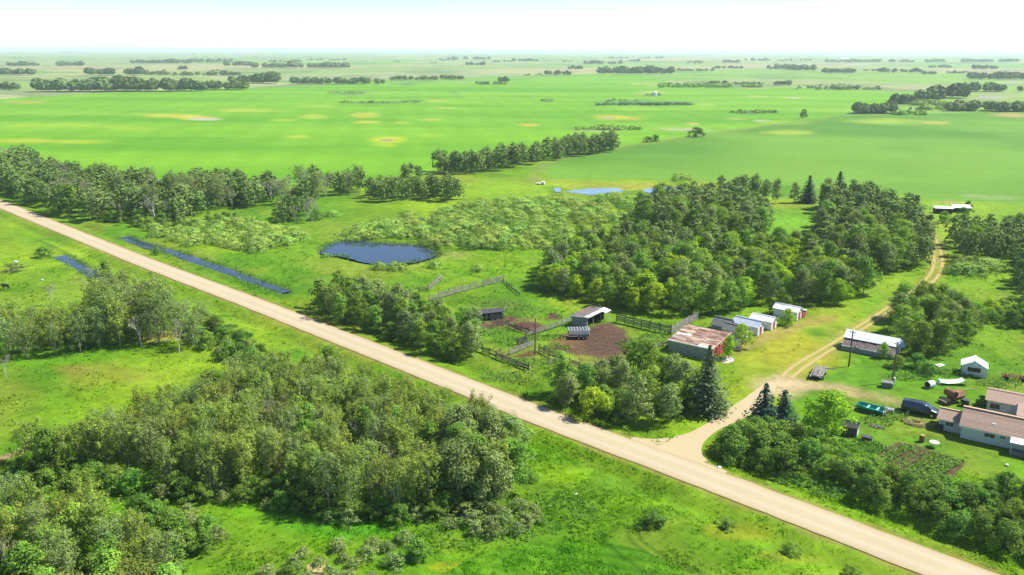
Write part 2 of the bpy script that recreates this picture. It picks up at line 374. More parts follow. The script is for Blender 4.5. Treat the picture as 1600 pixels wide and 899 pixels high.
TRACK = [((a[0] + b[0]) / 2, (a[1] + b[1]) / 2) for a, b in zip(RUT_A, RUT_B)]
POND = [(500, 393), (504, 386), (512, 381), (527, 377), (545, 375), (565, 375), (585, 378), (605, 379), (630, 379), (650, 382), (667, 386), (681, 391), (684, 396), (674, 402), (655, 407), (640, 410), (612, 413), (580, 410), (555, 405), (535, 400), (512, 397)]
PONDW = W2(POND)
DITCH1 = W2([(196, 369), (215, 377), (240, 386), (262, 391), (285, 398), (305, 405), (330, 414), (352, 421), (378, 431), (400, 439), (425, 447), (447, 455)])
DITCH2 = W2([(92, 399), (108, 407), (120, 414), (133, 421), (146, 429), (160, 434), (172, 441)])
def ground_z(x, y):
    x = np.asarray(x, float); y = np.asarray(y, float)
    r = np.hypot(x, y)
    near = np.clip((480 - r) / 150, 0, 1)
    dr = seg_dist(x, y, ROAD)
    z = (vnoise(x, y, 9, 3, 2) - .5) * .3 * near * np.clip((dr - HALF - .6) / 4, 0, 1)
    dd = np.minimum(seg_dist(x, y, DRIVE), seg_dist(x, y, TRACK))
    z -= .65 * np.exp(-((dr - HALF - 4.2) / 1.9) ** 2) * near * np.clip((dd - 3) / 3, 0, 1)
    z *= np.clip((dd - 1.0) / 2, .15, 1)
    dp = np.where(inside(x, y, PONDW), 0, seg_dist(x, y, PONDW + PONDW[:1]))
    z = z * np.clip(dp / 5, 0, 1) - .9 * np.exp(-(dp / 1.6) ** 2)
    wn_ = .35 + .85 * vnoise(x, y, 7, 13, 2)
    for D, wd in ((DITCH1, 2.0), (DITCH2, 2.0)):
        d = seg_dist(x, y, D) / wn_; z = z * np.clip(d / 6, 0, 1) - .85 * np.exp(-(d / wd) ** 2)
    return z

CROP1 = [(-600, 165), (0, 155), (160, 145), (400, 137), (600, 131), (800, 127), (860, 120), (935, 115), (1000, 117), (1050, 130), (1150, 134), (1300, 139), (1440, 146), (1430, 150), (1390, 160), (1330, 179), (1200, 196), (1080, 213), (970, 229), (880, 240), (700, 262), (660, 272), (600, 276), (500, 290), (400, 300), (200, 280), (0, 262), (-600, 215)]
CROP2 = [(838, 266), (850, 259), (870, 251), (970, 231), (1080, 215), (1200, 198), (1330, 181), (1440, 178), (1540, 175), (1700, 172), (2400, 165), (2400, 380), (1700, 325), (1600, 319), (1450, 312), (1400, 305), (1330, 299), (1240, 290), (1110, 283), (1040, 280), (960, 281), (870, 281)]
CROP3 = [(640, 925), (700, 892), (745, 866), (800, 850), (850, 842), (920, 845), (960, 850), (1010, 862), (1050, 885), (1100, 910), (1200, 1100), (560, 1100)]
MUD = [(868, 545), (880, 533), (893, 520), (915, 515), (930, 508), (945, 505), (960, 505), (972, 512), (983, 524), (985, 545), (975, 560), (955, 568), (930, 560), (905, 555), (880, 550)]
GARDEN = [(1371, 706), (1402, 690), (1440, 697), (1512, 722), (1490, 745), (1440, 752), (1390, 735)]
YELLOW = (222, 228, 60); TAN = (228, 200, 130)
BLOBS = [  # px, py, rx, ry, colour, strength
    (605, 219, 34, 6.5, (225, 235, 50), 1), (605, 219.5, 15, 2.6, (190, 170, 140), 1), (603, 227, 26, 4, (205, 228, 40), .8),
    (468, 214, 24, 4, (205, 230, 70), .9), (492, 183, 28, 4.5, (205, 228, 70), .8), (570, 180, 24, 5, (215, 225, 80), .9), (572, 191, 22, 2.6, (225, 230, 80), .9),
    (627, 192, 16, 2, (200, 225, 80), .8), (672, 187, 20, 2, (215, 225, 90), .8), (670, 212, 26, 4, (180, 230, 50), .8), (700, 169, 20, 2, (215, 225, 100), .8),
    (440, 188, 26, 1.6, (200, 225, 70), .8), (300, 184, 40, 3.4, (225, 220, 90), 1), (318, 186.5, 24, 2.2, (225, 215, 190), 1), (260, 181, 60, 3.6, (225, 225, 80), .8),
    (385, 173, 80, 3.4, (205, 225, 70), .8), (210, 202, 50, 4, (190, 220, 55), .6), (60, 221, 90, 4, (215, 225, 60), .8), (100, 196, 120, 3.5, (200, 222, 60), .6), (40, 160, 40, 2.4, (210, 200, 90), .8),
    (500, 166, 40, 2.2, (195, 225, 80), .8), (680, 158, 22, 1.6, (215, 220, 110), .9), (560, 147, 45, 1.6, (190, 220, 100), .7), (760, 153, 60, 2, (175, 218, 80), .6), (740, 129, 60, 1.3, (190, 222, 110), .7),
    (970, 184, 48, 5, (222, 222, 70), 1), (952, 184.5, 12, 1.8, (200, 200, 180), 1), (990, 186, 14, 2.4, (225, 190, 100), .8), (827, 195.5, 18, 2.4, (225, 215, 80), 1),
    (1085, 193.5, 14, 2.2, (225, 220, 110), 1), (1065, 202, 55, 3, (205, 205, 130), .8), (1065, 203, 34, 1.5, (215, 210, 190), .8), (925, 203.5, 40, 2.5, (190, 205, 110), .7),
    (1100, 165, 30, 5, (185, 220, 80), .6), (1150, 186, 22, 1.8, (215, 215, 110), .8), (1190, 189, 16, 1.6, (215, 215, 180), .9), (1240, 153, 24, 2.4, (205, 225, 100), .8), (1242, 153.4, 10, 1.3, (220, 215, 190), 1),
    (1230, 207, 45, 5, (205, 228, 80), .8), (1220, 192, 40, 4, (190, 225, 70), .6), (1000, 170, 40, 2, (185, 222, 80), .6), (1020, 146, 26, 4, (200, 222, 110), .8), (1010, 131, 30, 2, (205, 210, 130), .8), (1040, 135, 30, 1.6, (225, 200, 150), .8),
    (1180, 138, 26, 1.2, (230, 205, 160), .8), (1185, 151, 22, 1.6, (215, 220, 130), .7), (1420, 138, 42, 1.6, (225, 205, 165), .9), (1580, 129, 25, 1.2, (225, 215, 200), .9), (1548, 153, 26, 2.0, (215, 225, 235), 1), (1560, 150, 60, 9, (195, 195, 140), .7),
    (1390, 190, 60, 5, (195, 225, 80), .8), (1465, 192, 26, 2.6, (215, 215, 100), .9), (1580, 180, 34, 3.6, (225, 195, 120), .9), (1300, 173, 90, 3, (180, 225, 70), .6),
    (1560, 309, 40, 4, (185, 205, 130), .5), (1520, 306, 22, 2.5, (200, 215, 160), .5),
    # reedy sloughs in the field
    (545, 145.5, 34, 3.6, (110, 160, 85), .9), (590, 160.5, 66, 2.6, (105, 155, 80), .9), (650, 158, 20, 2, (95, 145, 75), .9), (990, 161, 76, 5.4, (105, 160, 95), .95), (1060, 162, 26, 4.6, (100, 155, 90), .9),
    (1022, 148.5, 18, 1.8, (100, 150, 85), .9), (855, 157.5, 11, 2.2, (105, 155, 90), .9), (710, 145, 9, 1.3, (110, 160, 85), .8), (950, 201.5, 60, 3.4, (95, 150, 65), .95), (930, 205, 40, 1.6, (200, 205, 150), .7),
    (1174, 175.6, 36, 3.0, (100, 150, 85), .95), (1120, 202, 26, 2.5, (150, 185, 90), .8), (1190, 119, 40, 3, (130, 175, 100), .7), (635, 132, 24, 2.2, (110, 160, 95), .8), (1330, 133, 90, 2, (140, 170, 110), .7), (1150, 134, 110, 3.4, (135, 165, 105), .85),
    (700, 117, 90, 3, (150, 175, 120), .5), (690, 112, 40, 1.5, (130, 160, 110), .6), (600, 120, 200, 3, (180, 190, 135), .5),
]
FBLOBS = [  # nearer marks
    (640, 345, 36, 5, (190, 190, 110), .8), (530, 365, 50, 22, (160, 185, 60), .7), (590, 420, 110, 9, (165, 190, 60), .7), (700, 398, 40, 7, (180, 195, 90), .8), (470, 400, 50, 20, (150, 195, 50), .5),
    (985, 292, 130, 7, (195, 200, 70), .85), (880, 285, 60, 6, (190, 215, 60), .8), (835, 282, 14, 8, (180, 175, 95), .6), (1105, 288, 40, 5, (190, 205, 60), .7), (1000, 302, 110, 4, (120, 160, 60), .7),
    (780, 300, 90, 22, (165, 212, 45), .8), (1400, 305, 60, 8, (180, 212, 50), .8), (1500, 320, 120, 14, (170, 212, 45), .8), (1480, 316, 20, 3, (200, 180, 120), .7), (1545, 420, 50, 40, (160, 205, 45), .7),
    (150, 585, 70, 16, (165, 180, 55), .75), (110, 578, 40, 8, (180, 160, 75), .55), (80, 470, 90, 30, (150, 185, 60), .6), (300, 522, 60, 14, (200, 200, 110), .6), (150, 440, 40, 10, (170, 175, 90), .5),
    (1150, 830, 60, 16, (185, 190, 45), .6), (1230, 870, 60, 10, (190, 185, 60), .4), (880, 745, 70, 20, (165, 215, 25), .7), (1000, 780, 80, 16, (150, 200, 30), .6), (700, 885, 40, 8, (190, 205, 40), .7),
    (90, 700, 80, 16, (135, 205, 25), .6), (200, 755, 60, 14, (140, 215, 25), .8), (410, 790, 60, 25, (135, 210, 25), .8), (520, 820, 120, 22, (90, 185, 35), .6), (1240, 555, 90, 40, (196, 198, 56), .95), (1180, 600, 50, 40, (180, 202, 52), .9),
    (1400, 470, 40, 10, (140, 200, 40), .5), (1230, 350, 55, 25, (150, 215, 50), .8), (780, 480, 60, 14, (135, 160, 65), .75), (790, 505, 60, 10, (150, 160, 85), .7), (1330, 590, 60, 18, (125, 185, 40), .6), (1400, 660, 60, 20, (150, 190, 45), .6),
    (1350, 690, 60, 25, (120, 175, 45), .5), (1560, 510, 60, 25, (150, 200, 45), .7), (815, 500, 30, 7, (150, 120, 90), .5),
]
SOIL = [(MUD, (132, 104, 84), .7, 1), ([(868, 530), (895, 517), (905, 545), (880, 552), (855, 548)], (165, 130, 85), 1, .8), ([(905, 545), (960, 560), (940, 580), (890, 572)], (165, 140, 90), 1, .5),
        ([(745, 506), (800, 492), (808, 500), (765, 515)], (128, 100, 78), .8, 1), ([(797, 505), (835, 504), (850, 512), (842, 522), (820, 518), (795, 512)], (125, 92, 76), .8, 1),
        ([(853, 493), (862, 489), (877, 492), (876, 500), (862, 502), (854, 499)], (122, 98, 78), .6, 1), ([(802, 556), (835, 545), (845, 548), (820, 565)], (135, 105, 75), .8, .9), ([(760, 535), (770, 540), (800, 562), (790, 562)], (150, 125, 85), .8, .8),
        (GARDEN, (128, 108, 80), .25, 1), ([(484, 890), (489, 884), (498, 881), (508, 884), (510, 893), (500, 899), (488, 898)], (205, 175, 130), .3, 1),
        ([(0, 714), (25, 706), (48, 698), (52, 701), (26, 712), (0, 722), (-60, 740), (-60, 730)], (215, 185, 135), .4, 1), ([(1128, 560), (1140, 556), (1149, 563), (1140, 568), (1127, 567)], (215, 200, 170), .2, .9),
        ([(215, 522), (262, 520), (275, 530), (250, 538), (222, 534)], (205, 195, 95), 1, .8)]
TYRES = [(W2(q), w_) for q, w_ in (([(934, 823), (940, 835), (950, 850), (975, 873), (1012, 898)], .28), ([(978, 820), (984, 843), (1012, 866), (1059, 886), (1110, 902)], .25), ([(990, 820), (1003, 845), (1037, 871), (1090, 893)], .25),
    ([(60, 375), (110, 398), (150, 425)], .5), ([(1478, 410), (1490, 428), (1497, 445)], .3))]
APRON = W2([(1150, 545), (1185, 531), (1222, 517), (1260, 505), (1290, 498)])
def ground_color(x, y):
    x = np.asarray(x, float); y = np.asarray(y, float)
    px, py = P(x, y); r = np.hypot(x, y)
    n1 = vnoise(x, y, 28, 11); n2 = vnoise(x, y, 9, 21); n3 = vnoise(x, y, 3, 31, 2)
    def c(rgb): return np.array([lin(v) / KL for v in rgb])
    col = np.empty(x.shape + (3,))
    k = np.clip((n1 - .3) / .4, 0, 1)[..., None]
    col[:] = c((120, 178, 30)) * (1 - k) + c((168, 206, 42)) * k
    k = np.clip((n2 - .5) / .25, 0, 1)[..., None] * .55
    col = col * (1 - k) + c((94, 150, 30)) * k
    k = np.clip((vnoise(x, y, 17, 77) - .58) / .15, 0, 1)[..., None] * .45
    col = col * (1 - k) + c((186, 188, 70)) * k
    # distant patchwork of fields, aligned with the section grid, colours paled to add haze
    a = x * ua[0] + y * ua[1]; b = x * va[0] + y * va[1]
    a2 = a + (vnoise(x, y, 300, 5) - .5) * 160; b2 = b + (vnoise(x, y, 300, 6) - .5) * 160
    hazed_pal = np.array([c(v) for v in [(175, 205, 110), (195, 208, 130), (180, 202, 115), (150, 205, 80), (205, 214, 145), (165, 212, 90), (212, 208, 140), (160, 192, 110)]])
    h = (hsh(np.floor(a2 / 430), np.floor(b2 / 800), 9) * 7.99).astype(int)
    fc = hazed_pal[h] * (.9 + .2 * vnoise(x, y, 60, 8)[..., None])
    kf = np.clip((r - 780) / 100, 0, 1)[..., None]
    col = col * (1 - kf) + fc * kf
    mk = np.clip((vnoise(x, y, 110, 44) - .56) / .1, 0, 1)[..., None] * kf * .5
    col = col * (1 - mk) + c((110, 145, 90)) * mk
    # verges beside the gravel
    dr = seg_dist(x, y, ROAD)
    jx = (n3 - .5) * 2
    k = np.clip(1 - np.abs(dr + jx * .8 - HALF - .2) / 1.1, 0, 1)[..., None] * .75
    col = col * (1 - k) + c((186, 170, 88)) * k
    k = np.clip(1 - np.abs(dr + jx * 2 - HALF - 2.4) / 2, 0, 1)[..., None] * .5
    col = col * (1 - k) + c((150, 185, 40)) * k
    jw = .012 * r
    def paint(poly, rgb, soft, s, cur):
        xs = [p[0] for p in poly]; ys = [p[1] for p in poly]
        m = (px > min(xs) - 60) & (px < max(xs) + 60) & (py > min(ys) - 30) & (py < max(ys) + 30)
        if not m.any(): return cur
        xm, ym = x[m], y[m]; wsum = 0
        for i, (ox, oy) in enumerate([(0, 0), (.7, .7), (-.7, .7), (.7, -.7), (-.7, -.7)]):
            q, p_ = P(xm + ox * soft + (vnoise(xm, ym, soft * 3, 50, 2) - .5) * soft * 3, ym + oy * soft + (vnoise(xm, ym, soft * 3, 60, 2) - .5) * soft * 3)
            wsum = wsum + inside(q, p_, poly)
        k = (wsum / 5 * s)[:, None]
        cur[m] = cur[m] * (1 - k) + c(rgb) * k
        return cur
    for fb in FBLOBS:
        bx, by, rx, ry, rgb, s = fb
        m = (np.abs(px - bx) < rx * 1.5) & (np.abs(py - by) < ry * 1.5)
        if m.any():
            q = np.hypot((px[m] - bx) / rx, (py[m] - by) / ry) + (n2[m] - .5) * .9
            k = (np.clip((1.15 - q) / .6, 0, 1) * s)[:, None]; col[m] = col[m] * (1 - k) + c(rgb) * k
    # crops
    f1 = inside(px, py, CROP1); kk = np.clip((vnoise(x * .25 + y * .1, y * 1.6, 60, 91) - .25) / .5, 0, 1)[..., None]
    col = np.where(f1[..., None], c((122, 194, 34)) * (1 - kk) + c((152, 214, 44)) * kk, col)
    kz = np.clip((vnoise(x, y * 1.5, 130, 95) - .52) / .16, 0, 1)[..., None] * .5
    col = np.where(f1[..., None], col * (1 - kz) + c((160, 220, 62)) * kz, col)
    f2 = inside(px, py, CROP2); kk = np.clip((vnoise(x, y, 90, 92) - .3) / .4, 0, 1)[..., None]
    col = np.where(f2[..., None], c((112, 172, 52)) * (1 - kk) + c((142, 196, 64)) * kk, col)
    f3 = inside(px, py, CROP3); kk = np.clip((n3 - .3) / .4, 0, 1)[..., None]
    col = np.where(f3[..., None], c((98, 164, 22)) * (1 - kk) + c((126, 188, 34)) * kk, col)
    for bx, by, rx, ry, rgb, s in BLOBS:
        m = (np.abs(px - bx) < rx * 1.6) & (np.abs(py - by) < ry * 1.8)
        if m.any():
            jn = vnoise(x[m] * .7, y[m] * .5, 18, 70) - .5
            q = np.hypot((px[m] - bx) / rx, (py[m] - by) / ry) + jn * 1.1
            k = (np.clip((1.15 - q) / .7, 0, 1) * s * .92)[:, None]; col[m] = col[m] * (1 - k) + c(rgb) * k
    # margin between the two fields
    dm = seg_dist(x, y, W2([(838, 268), (850, 258), (870, 250), (970, 230), (1080, 214), (1200, 197), (1330, 180), (1420, 163)]))
    k = np.clip(1.3 - dm / (2.5 + r * .004), 0, 1)[..., None] * .6; col = col * (1 - k) + c((150, 175, 85)) * k
    for D, wd_ in TYRES:
        d_ = seg_dist(x, y, D); k = np.clip(1.5 - (d_ + jx * .12) / wd_, 0, 1)[..., None] * .5; col = col * (1 - k) + c((60, 120, 22)) * k
    # yard: mown apron, ruts, sandy turning ground
    da = seg_dist(x, y, APRON); k = np.clip(1.2 - (da + jx * 1.2) / 2.6, 0, 1)[..., None] * .8; col = col * (1 - k) + c((205, 180, 100)) * k
    dt = seg_dist(x, y, TRACK); k = np.clip(1.4 - (dt + jx * .7) / 2.2, 0, 1)[..., None] * .8; col = col * (1 - k) + c((196, 190, 84)) * k
    db = seg_dist(x, y, BRANCH); k = np.clip(1.5 - (db + jx * 1.3) / 2.1, 0, 1)[..., None] * .85 * np.clip(1.2 - (px[...] - 1220) / 330, .35, 1)[..., None]
    col = col * (1 - k) + c((224, 198, 140)) * k
    d0 = np.hypot(x - G(1222, 602).x, y - G(1222, 602).y); k = np.clip(1.5 - (d0 + jx * 1.5) / 4.2, 0, 1)[..., None]; k = np.minimum(k, .95); col = col * (1 - k) + c((242, 216, 165)) * k
    for poly, rgb, soft, s in SOIL: col = paint(poly, rgb, soft, s, col)
    # muddy rims round open water
    dp = np.where(inside(x, y, PONDW), 0, seg_dist(x, y, PONDW + PONDW[:1])); k = np.clip(1.2 - (dp + jx) / 1.6, 0, 1)[..., None] * .8; col = col * (1 - k) + c((120, 128, 70)) * k
    dd = np.minimum(seg_dist(x, y, DITCH1), seg_dist(x, y, DITCH2)); k = np.clip(1.3 - (dd + jx * .8) / 2.6, 0, 1)[..., None] * .7; col = col * (1 - k) + c((110, 140, 62)) * k
    return np.clip(col, .002, .9)

def polar_land():
    th = np.concatenate([np.arange(-180, -42, 6.0), np.arange(-42, -36, 1.0), np.arange(-36, 36.01, .155), np.arange(37, 43, 1.0), np.arange(44, 180, 6.0)])
    th = np.radians(th)
    rs = [1.0, 12, 24, 36, 46, 54, 60]
    while rs[-1] < 90000:
        r = rs[-1]; st = min(1.7 * r * r / (F * .64 * H), .0085 * r if r < 4500 else .03 * r); rs.append(r + max(st, .25))
    rs = np.array(rs); R_, T_ = np.meshgrid(rs, th, indexing='ij')
    X = R_ * np.sin(T_); Y = R_ * np.cos(T_)
    nr, ntt = X.shape
    Z = np.zeros_like(X); m = rs < 500; Z[m] = ground_z(X[m], Y[m])
    C = ground_color(X.ravel(), Y.ravel())
    V = np.stack([X.ravel(), Y.ravel(), Z.ravel()], 1)
    I, J = np.meshgrid(np.arange(nr - 1), np.arange(ntt), indexing='ij'); J2 = (J + 1) % ntt
    Fq = np.stack([I * ntt + J, (I + 1) * ntt + J, (I + 1) * ntt + J2, I * ntt + J2], -1).reshape(-1, 4)[:, ::-1]
    cx = V[Fq].mean(1); jx_ = (vnoise(cx[:, 0], cx[:, 1], 6, 81) - .5); rr = np.hypot(cx[:, 0], cx[:, 1])
    qx, qy = P(cx[:, 0] + jx_ * rr * .006, cx[:, 1] + jx_ * rr * .012)
    zone = np.zeros(len(Fq), int)
    for i, pl in enumerate((CROP1, CROP2, CROP3, MUD, GARDEN)): zone[inside(qx, qy, pl)] = i + 1
    names = ['ground', 'crop_field', 'crop_field', 'crop_field', 'bare_soil', 'garden_soil']
    mm = [mt['pasture'], mt['crop'], mt['crop2'], mt['crop3'], mt['soil'], mt['soil']]
    labs = ['rough green pasture and far prairie around the farm', 'large bright green crop field beyond the slough with yellow drowned patches', 'darker green row crop field at the upper right',
            'green seeded rows at the bottom edge of the photo', 'trampled brown mud yard in front of the open shed', 'dug vegetable garden beside the bungalow']
    for z in range(6):
        f = Fq[zone == z]
        if z == 0: f = f
        uq, inv = np.unique(f.ravel(), return_inverse=True)
        me = np_mesh(names[z], V[uq], inv.reshape(-1, 4), mm[z], col=C[uq], smooth=True)
        if z == 0: pass
        tag(obj(names[z], me), labs[z], kind='structure')
polar_land()

def resample(pts, step):
    out = [Vector((*pts[0], 0))]
    P_ = [Vector((*p, 0)) for p in pts]
    # catmull-rom
    res = []
    for i in range(len(P_) - 1):
        p0 = P_[max(i - 1, 0)]; p1 = P_[i]; p2 = P_[i + 1]; p3 = P_[min(i + 2, len(P_) - 1)]
        n = max(2, int((p2 - p1).length / step))
        for k in range(n):
            t = k / n
            res.append(.5 * ((2 * p1) + (p2 - p0) * t + (2 * p0 - 5 * p1 + 4 * p2 - p3) * t * t + (3 * p1 - p0 - 3 * p2 + p3) * t ** 3))
    res.append(P_[-1]); return res
def strip(name, pts, half, z, mat, colf, label, cols=9, step=1.0, jit=.15, zfn=None):
    c = resample(pts, step); n = len(c); X = np.array([[p.x, p.y] for p in c]); D = np.gradient(X, axis=0); D /= np.hypot(D[:, 0], D[:, 1])[:, None]
    Nn = np.stack([-D[:, 1], D[:, 0]], 1); s = np.linspace(-1, 1, cols); V = []
    jl = (vnoise(X[:, 0], X[:, 1], 2.2, 7) - .5) * 2 * jit; jr = (vnoise(X[:, 0], X[:, 1], 2.2, 19) - .5) * 2 * jit
    hw = half if np.ndim(half) else np.full(n, half)
    for i in range(n):
        for k in s:
            w_ = hw[i] * k + (jl[i] if k < 0 else jr[i]) * abs(k) ** 3
            V.append((*(X[i] + Nn[i] * w_), z + .06 * (1 - k * k)))
    V = np.array(V)
    if zfn: V[:, 2] = zfn(V[:, 0], V[:, 1]) + z
    I, J = np.meshgrid(np.arange(n - 1), np.arange(cols - 1), indexing='ij')
    Fq = np.stack([I * cols + J, (I + 1) * cols + J, (I + 1) * cols + J + 1, I * cols + J + 1], -1).reshape(-1, 4)[:, ::-1]
    S = np.tile(s, n)
    me = np_mesh(name, V, Fq, mat, col=colf(V[:, 0], V[:, 1], S), smooth=True)
    return tag(obj(name, me), label, kind='structure')
def road_col(x, y, s):
    c1 = np.array(T(242, 222, 180)); c2 = np.array(T(252, 238, 206)); c3 = np.array(T(205, 178, 118))
    k = (np.exp(-((np.abs(s) - .42) / .14) ** 2) * .7 + (vnoise(x, y, 5, 3) - .5) * .5)[:, None]; k = np.clip(k, 0, 1)
    c = c1 * (1 - k) + c2 * k; e = np.clip((np.abs(s) - .82) / .18, 0, 1)[:, None] * .6
    return c * (1 - e) + c3 * e
def even(pts, gap):
    L = [0]
    for a, b in zip(pts[:-1], pts[1:]): L.append(L[-1] + math.hypot(b[0] - a[0], b[1] - a[1]))
    t = np.linspace(0, L[-1], max(3, int(L[-1] / gap))); return list(zip(np.interp(t, L, [p[0] for p in pts]), np.interp(t, L, [p[1] for p in pts])))
strip('gravel_road', even(ROAD, 14), HALF, .075, mt['gravel'], road_col, 'straight pale gravel road running from upper left to lower right', cols=15)
import bmesh
def sheet(name, pxs, z, mat, colr, label, jit=.2, kind='structure', step=1.0, zs=None):
    w_ = [Vector((*p, 0)) for p in W2(pxs)]; pts = []
    n = len(w_)
    for i in range(n):
        p0, p1, p2, p3 = w_[i - 1], w_[i], w_[(i + 1) % n], w_[(i + 2) % n]; m_ = max(1, int((p2 - p1).length / step))
        for k in range(m_):
            t = k / m_; pts.append(.5 * ((2 * p1) + (p2 - p0) * t + (2 * p0 - 5 * p1 + 4 * p2 - p3) * t * t + (3 * p1 - p0 - 3 * p2 + p3) * t ** 3))
    X = np.array([p.x for p in pts]); Y = np.array([p.y for p in pts])
    X2 = X + (vnoise(X, Y, 2, 5) - .5) * 2 * jit; Y2 = Y + (vnoise(X, Y, 2, 6) - .5) * 2 * jit
    bm = bmesh.new(); vs = [bm.verts.new((a, b, z)) for a, b in zip(X2, Y2)]; f = bm.faces.new(vs); bm.normal_update()
    if f.normal.z < 0: f.normal_flip()
    bmesh.ops.triangulate(bm, faces=[f]); me = bpy.data.meshes.new(name); bm.to_mesh(me); bm.free()
    me.materials.append(mat)
    a = me.attributes.new('col', 'FLOAT_COLOR', 'POINT')
    for i in range(len(a.data)): a.data[i].color = (*colr, 1)
    return tag(obj(name, me), label, kind=kind)
sheet('gravel_driveway', [(985, 684), (1020, 686), (1050, 683), (1080, 675), (1106, 661), (1130, 645), (1155, 628), (1178, 612), (1190, 603), (1200, 597), (1209, 597), (1213, 605), (1208, 616), (1200, 627), (1184, 640), (1160, 655), (1130, 668), (1108, 684), (1097, 697), (1098, 711), (1110, 723), (1138, 739), (1100, 735), (1050, 716), (1000, 697)], .04, mt['gravel'], T(246, 224, 176), 'pale gravel driveway curving off the road into the farmyard')
def rut_col(x, y, s):
    c = ground_color(x, y); k = np.clip(1.25 - np.abs(s) * .8 + (vnoise(x, y, 1.6, 4) - .5) * .7, 0, 1)[:, None]; return c * (1 - k) + np.array(T(235, 212, 140)) * k
for nme, pts in (('left', RUT_A), ('right', RUT_B)):
    strip('dirt_track', pts, .42, .045, mt['gravel'], rut_col, f'{nme} wheel rut of the dirt track curving up past the groves', cols=5, jit=.12, zfn=ground_z)
sheet('pond_water', POND, -.32, mt['water'], (.1, .1, .1), 'blue still pond beside the grey willow thicket', jit=.8)
for D, lab in ((DITCH1, 'blue ditch water along the far side of the road'), (DITCH2, 'narrow ditch water on the near side of the road')):
    strip('ditch_water', D, 1.9, -.34, mt['water'], lambda x, y, s: np.full((len(x), 3), .1), lab, cols=5, jit=.35)
for pl, lab in (([(884, 300), (900, 297.5), (922, 295.5), (945, 294.5), (962, 294.5), (973, 297), (972, 300), (955, 303), (925, 305), (900, 302.5)], 'middle slough pool below the dark green field'),
            ([(866, 294), (874, 294), (877, 299), (870, 301), (865, 298)], 'small slough pool at the left end'),
            ([(1005, 298), (1022, 294), (1050, 294), (1078, 297), (1060, 302), (1020, 303)], 'thin slough pool behind the poplars')):
    sheet('slough_water', pl, .13, mt['skytint'], (.1, .1, .1), lab, jit=.6)
# garden rows: raised green vegetable rows
for i, t in enumerate(np.linspace(.06, .94, 11)):
    a = G(1371 + (1402 - 1371) * 0, 706) if False else None
ga, gb = G(1404, 691), G(1512, 722); gc = G(1371, 706)

# ------------------------------------------------------------------ vegetation
def quads_from(C, Nn, S, rng, asp=.55):
    """leaf clump faces: rhombi centred at C facing Nn, half length S"""
    Nn = Nn / np.linalg.norm(Nn, axis=1)[:, None]
    a = rng.normal(size=C.shape); t = a - Nn * (a * Nn).sum(1)[:, None]; t /= np.linalg.norm(t, axis=1)[:, None]
    b = np.cross(Nn, t); S = S[:, None]
    V = np.stack([C - t * S, C + b * S * asp, C + t * S, C - b * S * asp], 1).reshape(-1, 3)
    return V, np.arange(len(C) * 4).reshape(-1, 4)
def rnd_dir(n, rng):
    v = rng.normal(size=(n, 3)); return v / np.linalg.norm(v, axis=1)[:, None]
def crown_points(kind, h, rng, n):
    """returns clump centres, radii, and leaf centres, normals, tint"""
    if kind == 'aspen': z0, R, nc, cr = .14, .27, 95, .048
    elif kind == 'poplar': z0, R, nc, cr = .14, .30, 52, .092
    elif kind == 'maple': z0, R, nc, cr = .08, .42, 60, .105
    elif kind == 'willow': z0, R, nc, cr = .0, .95, 70, .20
    elif kind == 'shrub': z0, R, nc, cr = .0, .62, 44, .16
    cs = []
    while len(cs) < nc:
        t = rng.random() ** .85; z = z0 + (1 - z0) * t
        if kind in ('willow', 'shrub'): pr = math.sqrt(max(0, 1 - t * t)) * (.85 + .15 * (t > .1))
        elif kind == 'aspen': pr = .35 + .65 * math.sin(math.pi * min(1, (t * .70 + .16))) ** .8
        else: pr = math.sin(math.pi * min(1, (t * .78 + .2))) ** .6
        a = rng.random() * 6.283; q = rng.random() ** (.14 if kind == 'willow' else .45)
        lobe = 1 + .25 * math.sin(a * 3 + nc + h * 7)
        cs.append((math.cos(a) * R * pr * q * lobe, math.sin(a) * R * pr * q * lobe, z * (1 - cr * .6)))
    cs = np.array(cs) * h; rad = h * cr * (.7 + .7 * rng.random(nc))
    w_ = rad ** 2 / (rad ** 2).sum(); idx = rng.choice(nc, n, p=w_)
    d = rnd_dir(n, rng); d[:, 2] = d[:, 2] * (1.6 if kind == 'aspen' else .8) + .15; q = rng.random(n) ** .4
    C = cs[idx] + d * (rad[idx] * q)[:, None] * np.array([1, 1, .8])
    if kind in ('aspen', 'poplar', 'maple'):      # loose sprays between the clumps
        k_ = rng.random(n) < .22; j_ = rng.choice(nc, n); C[k_] = (cs[idx] * .5 + cs[j_] * .5)[k_] * np.array([1.12, 1.12, 1.03]) + rng.normal(size=(int(k_.sum()), 3)) * h * .03
    C[:, 2] = np.maximum(C[:, 2], .08 * h if kind in ('willow', 'shrub') else z0 * h * .8)
    cen = np.array([0, 0, (z0 + .35 * (1 - z0)) * h]); o = (C - cen) / (R * h)
    Nn = (d * .9 + o * .5 + rng.normal(size=C.shape) * .45 + np.array([0, 0, .35])) if kind != 'willow' else (d * .5 + o * 1.1 + rng.normal(size=C.shape) * .35 + np.array([0, 0, .25]))
    tint = np.clip(rng.random(nc)[idx] * .5 + rng.random(n) * .5, 0, 1)
    return cs, C, Nn, tint
def limb_arrays(paths, n=5):
    m = MB()
    for pts, rad in paths: m.tube(pts, rad, n)
    return m
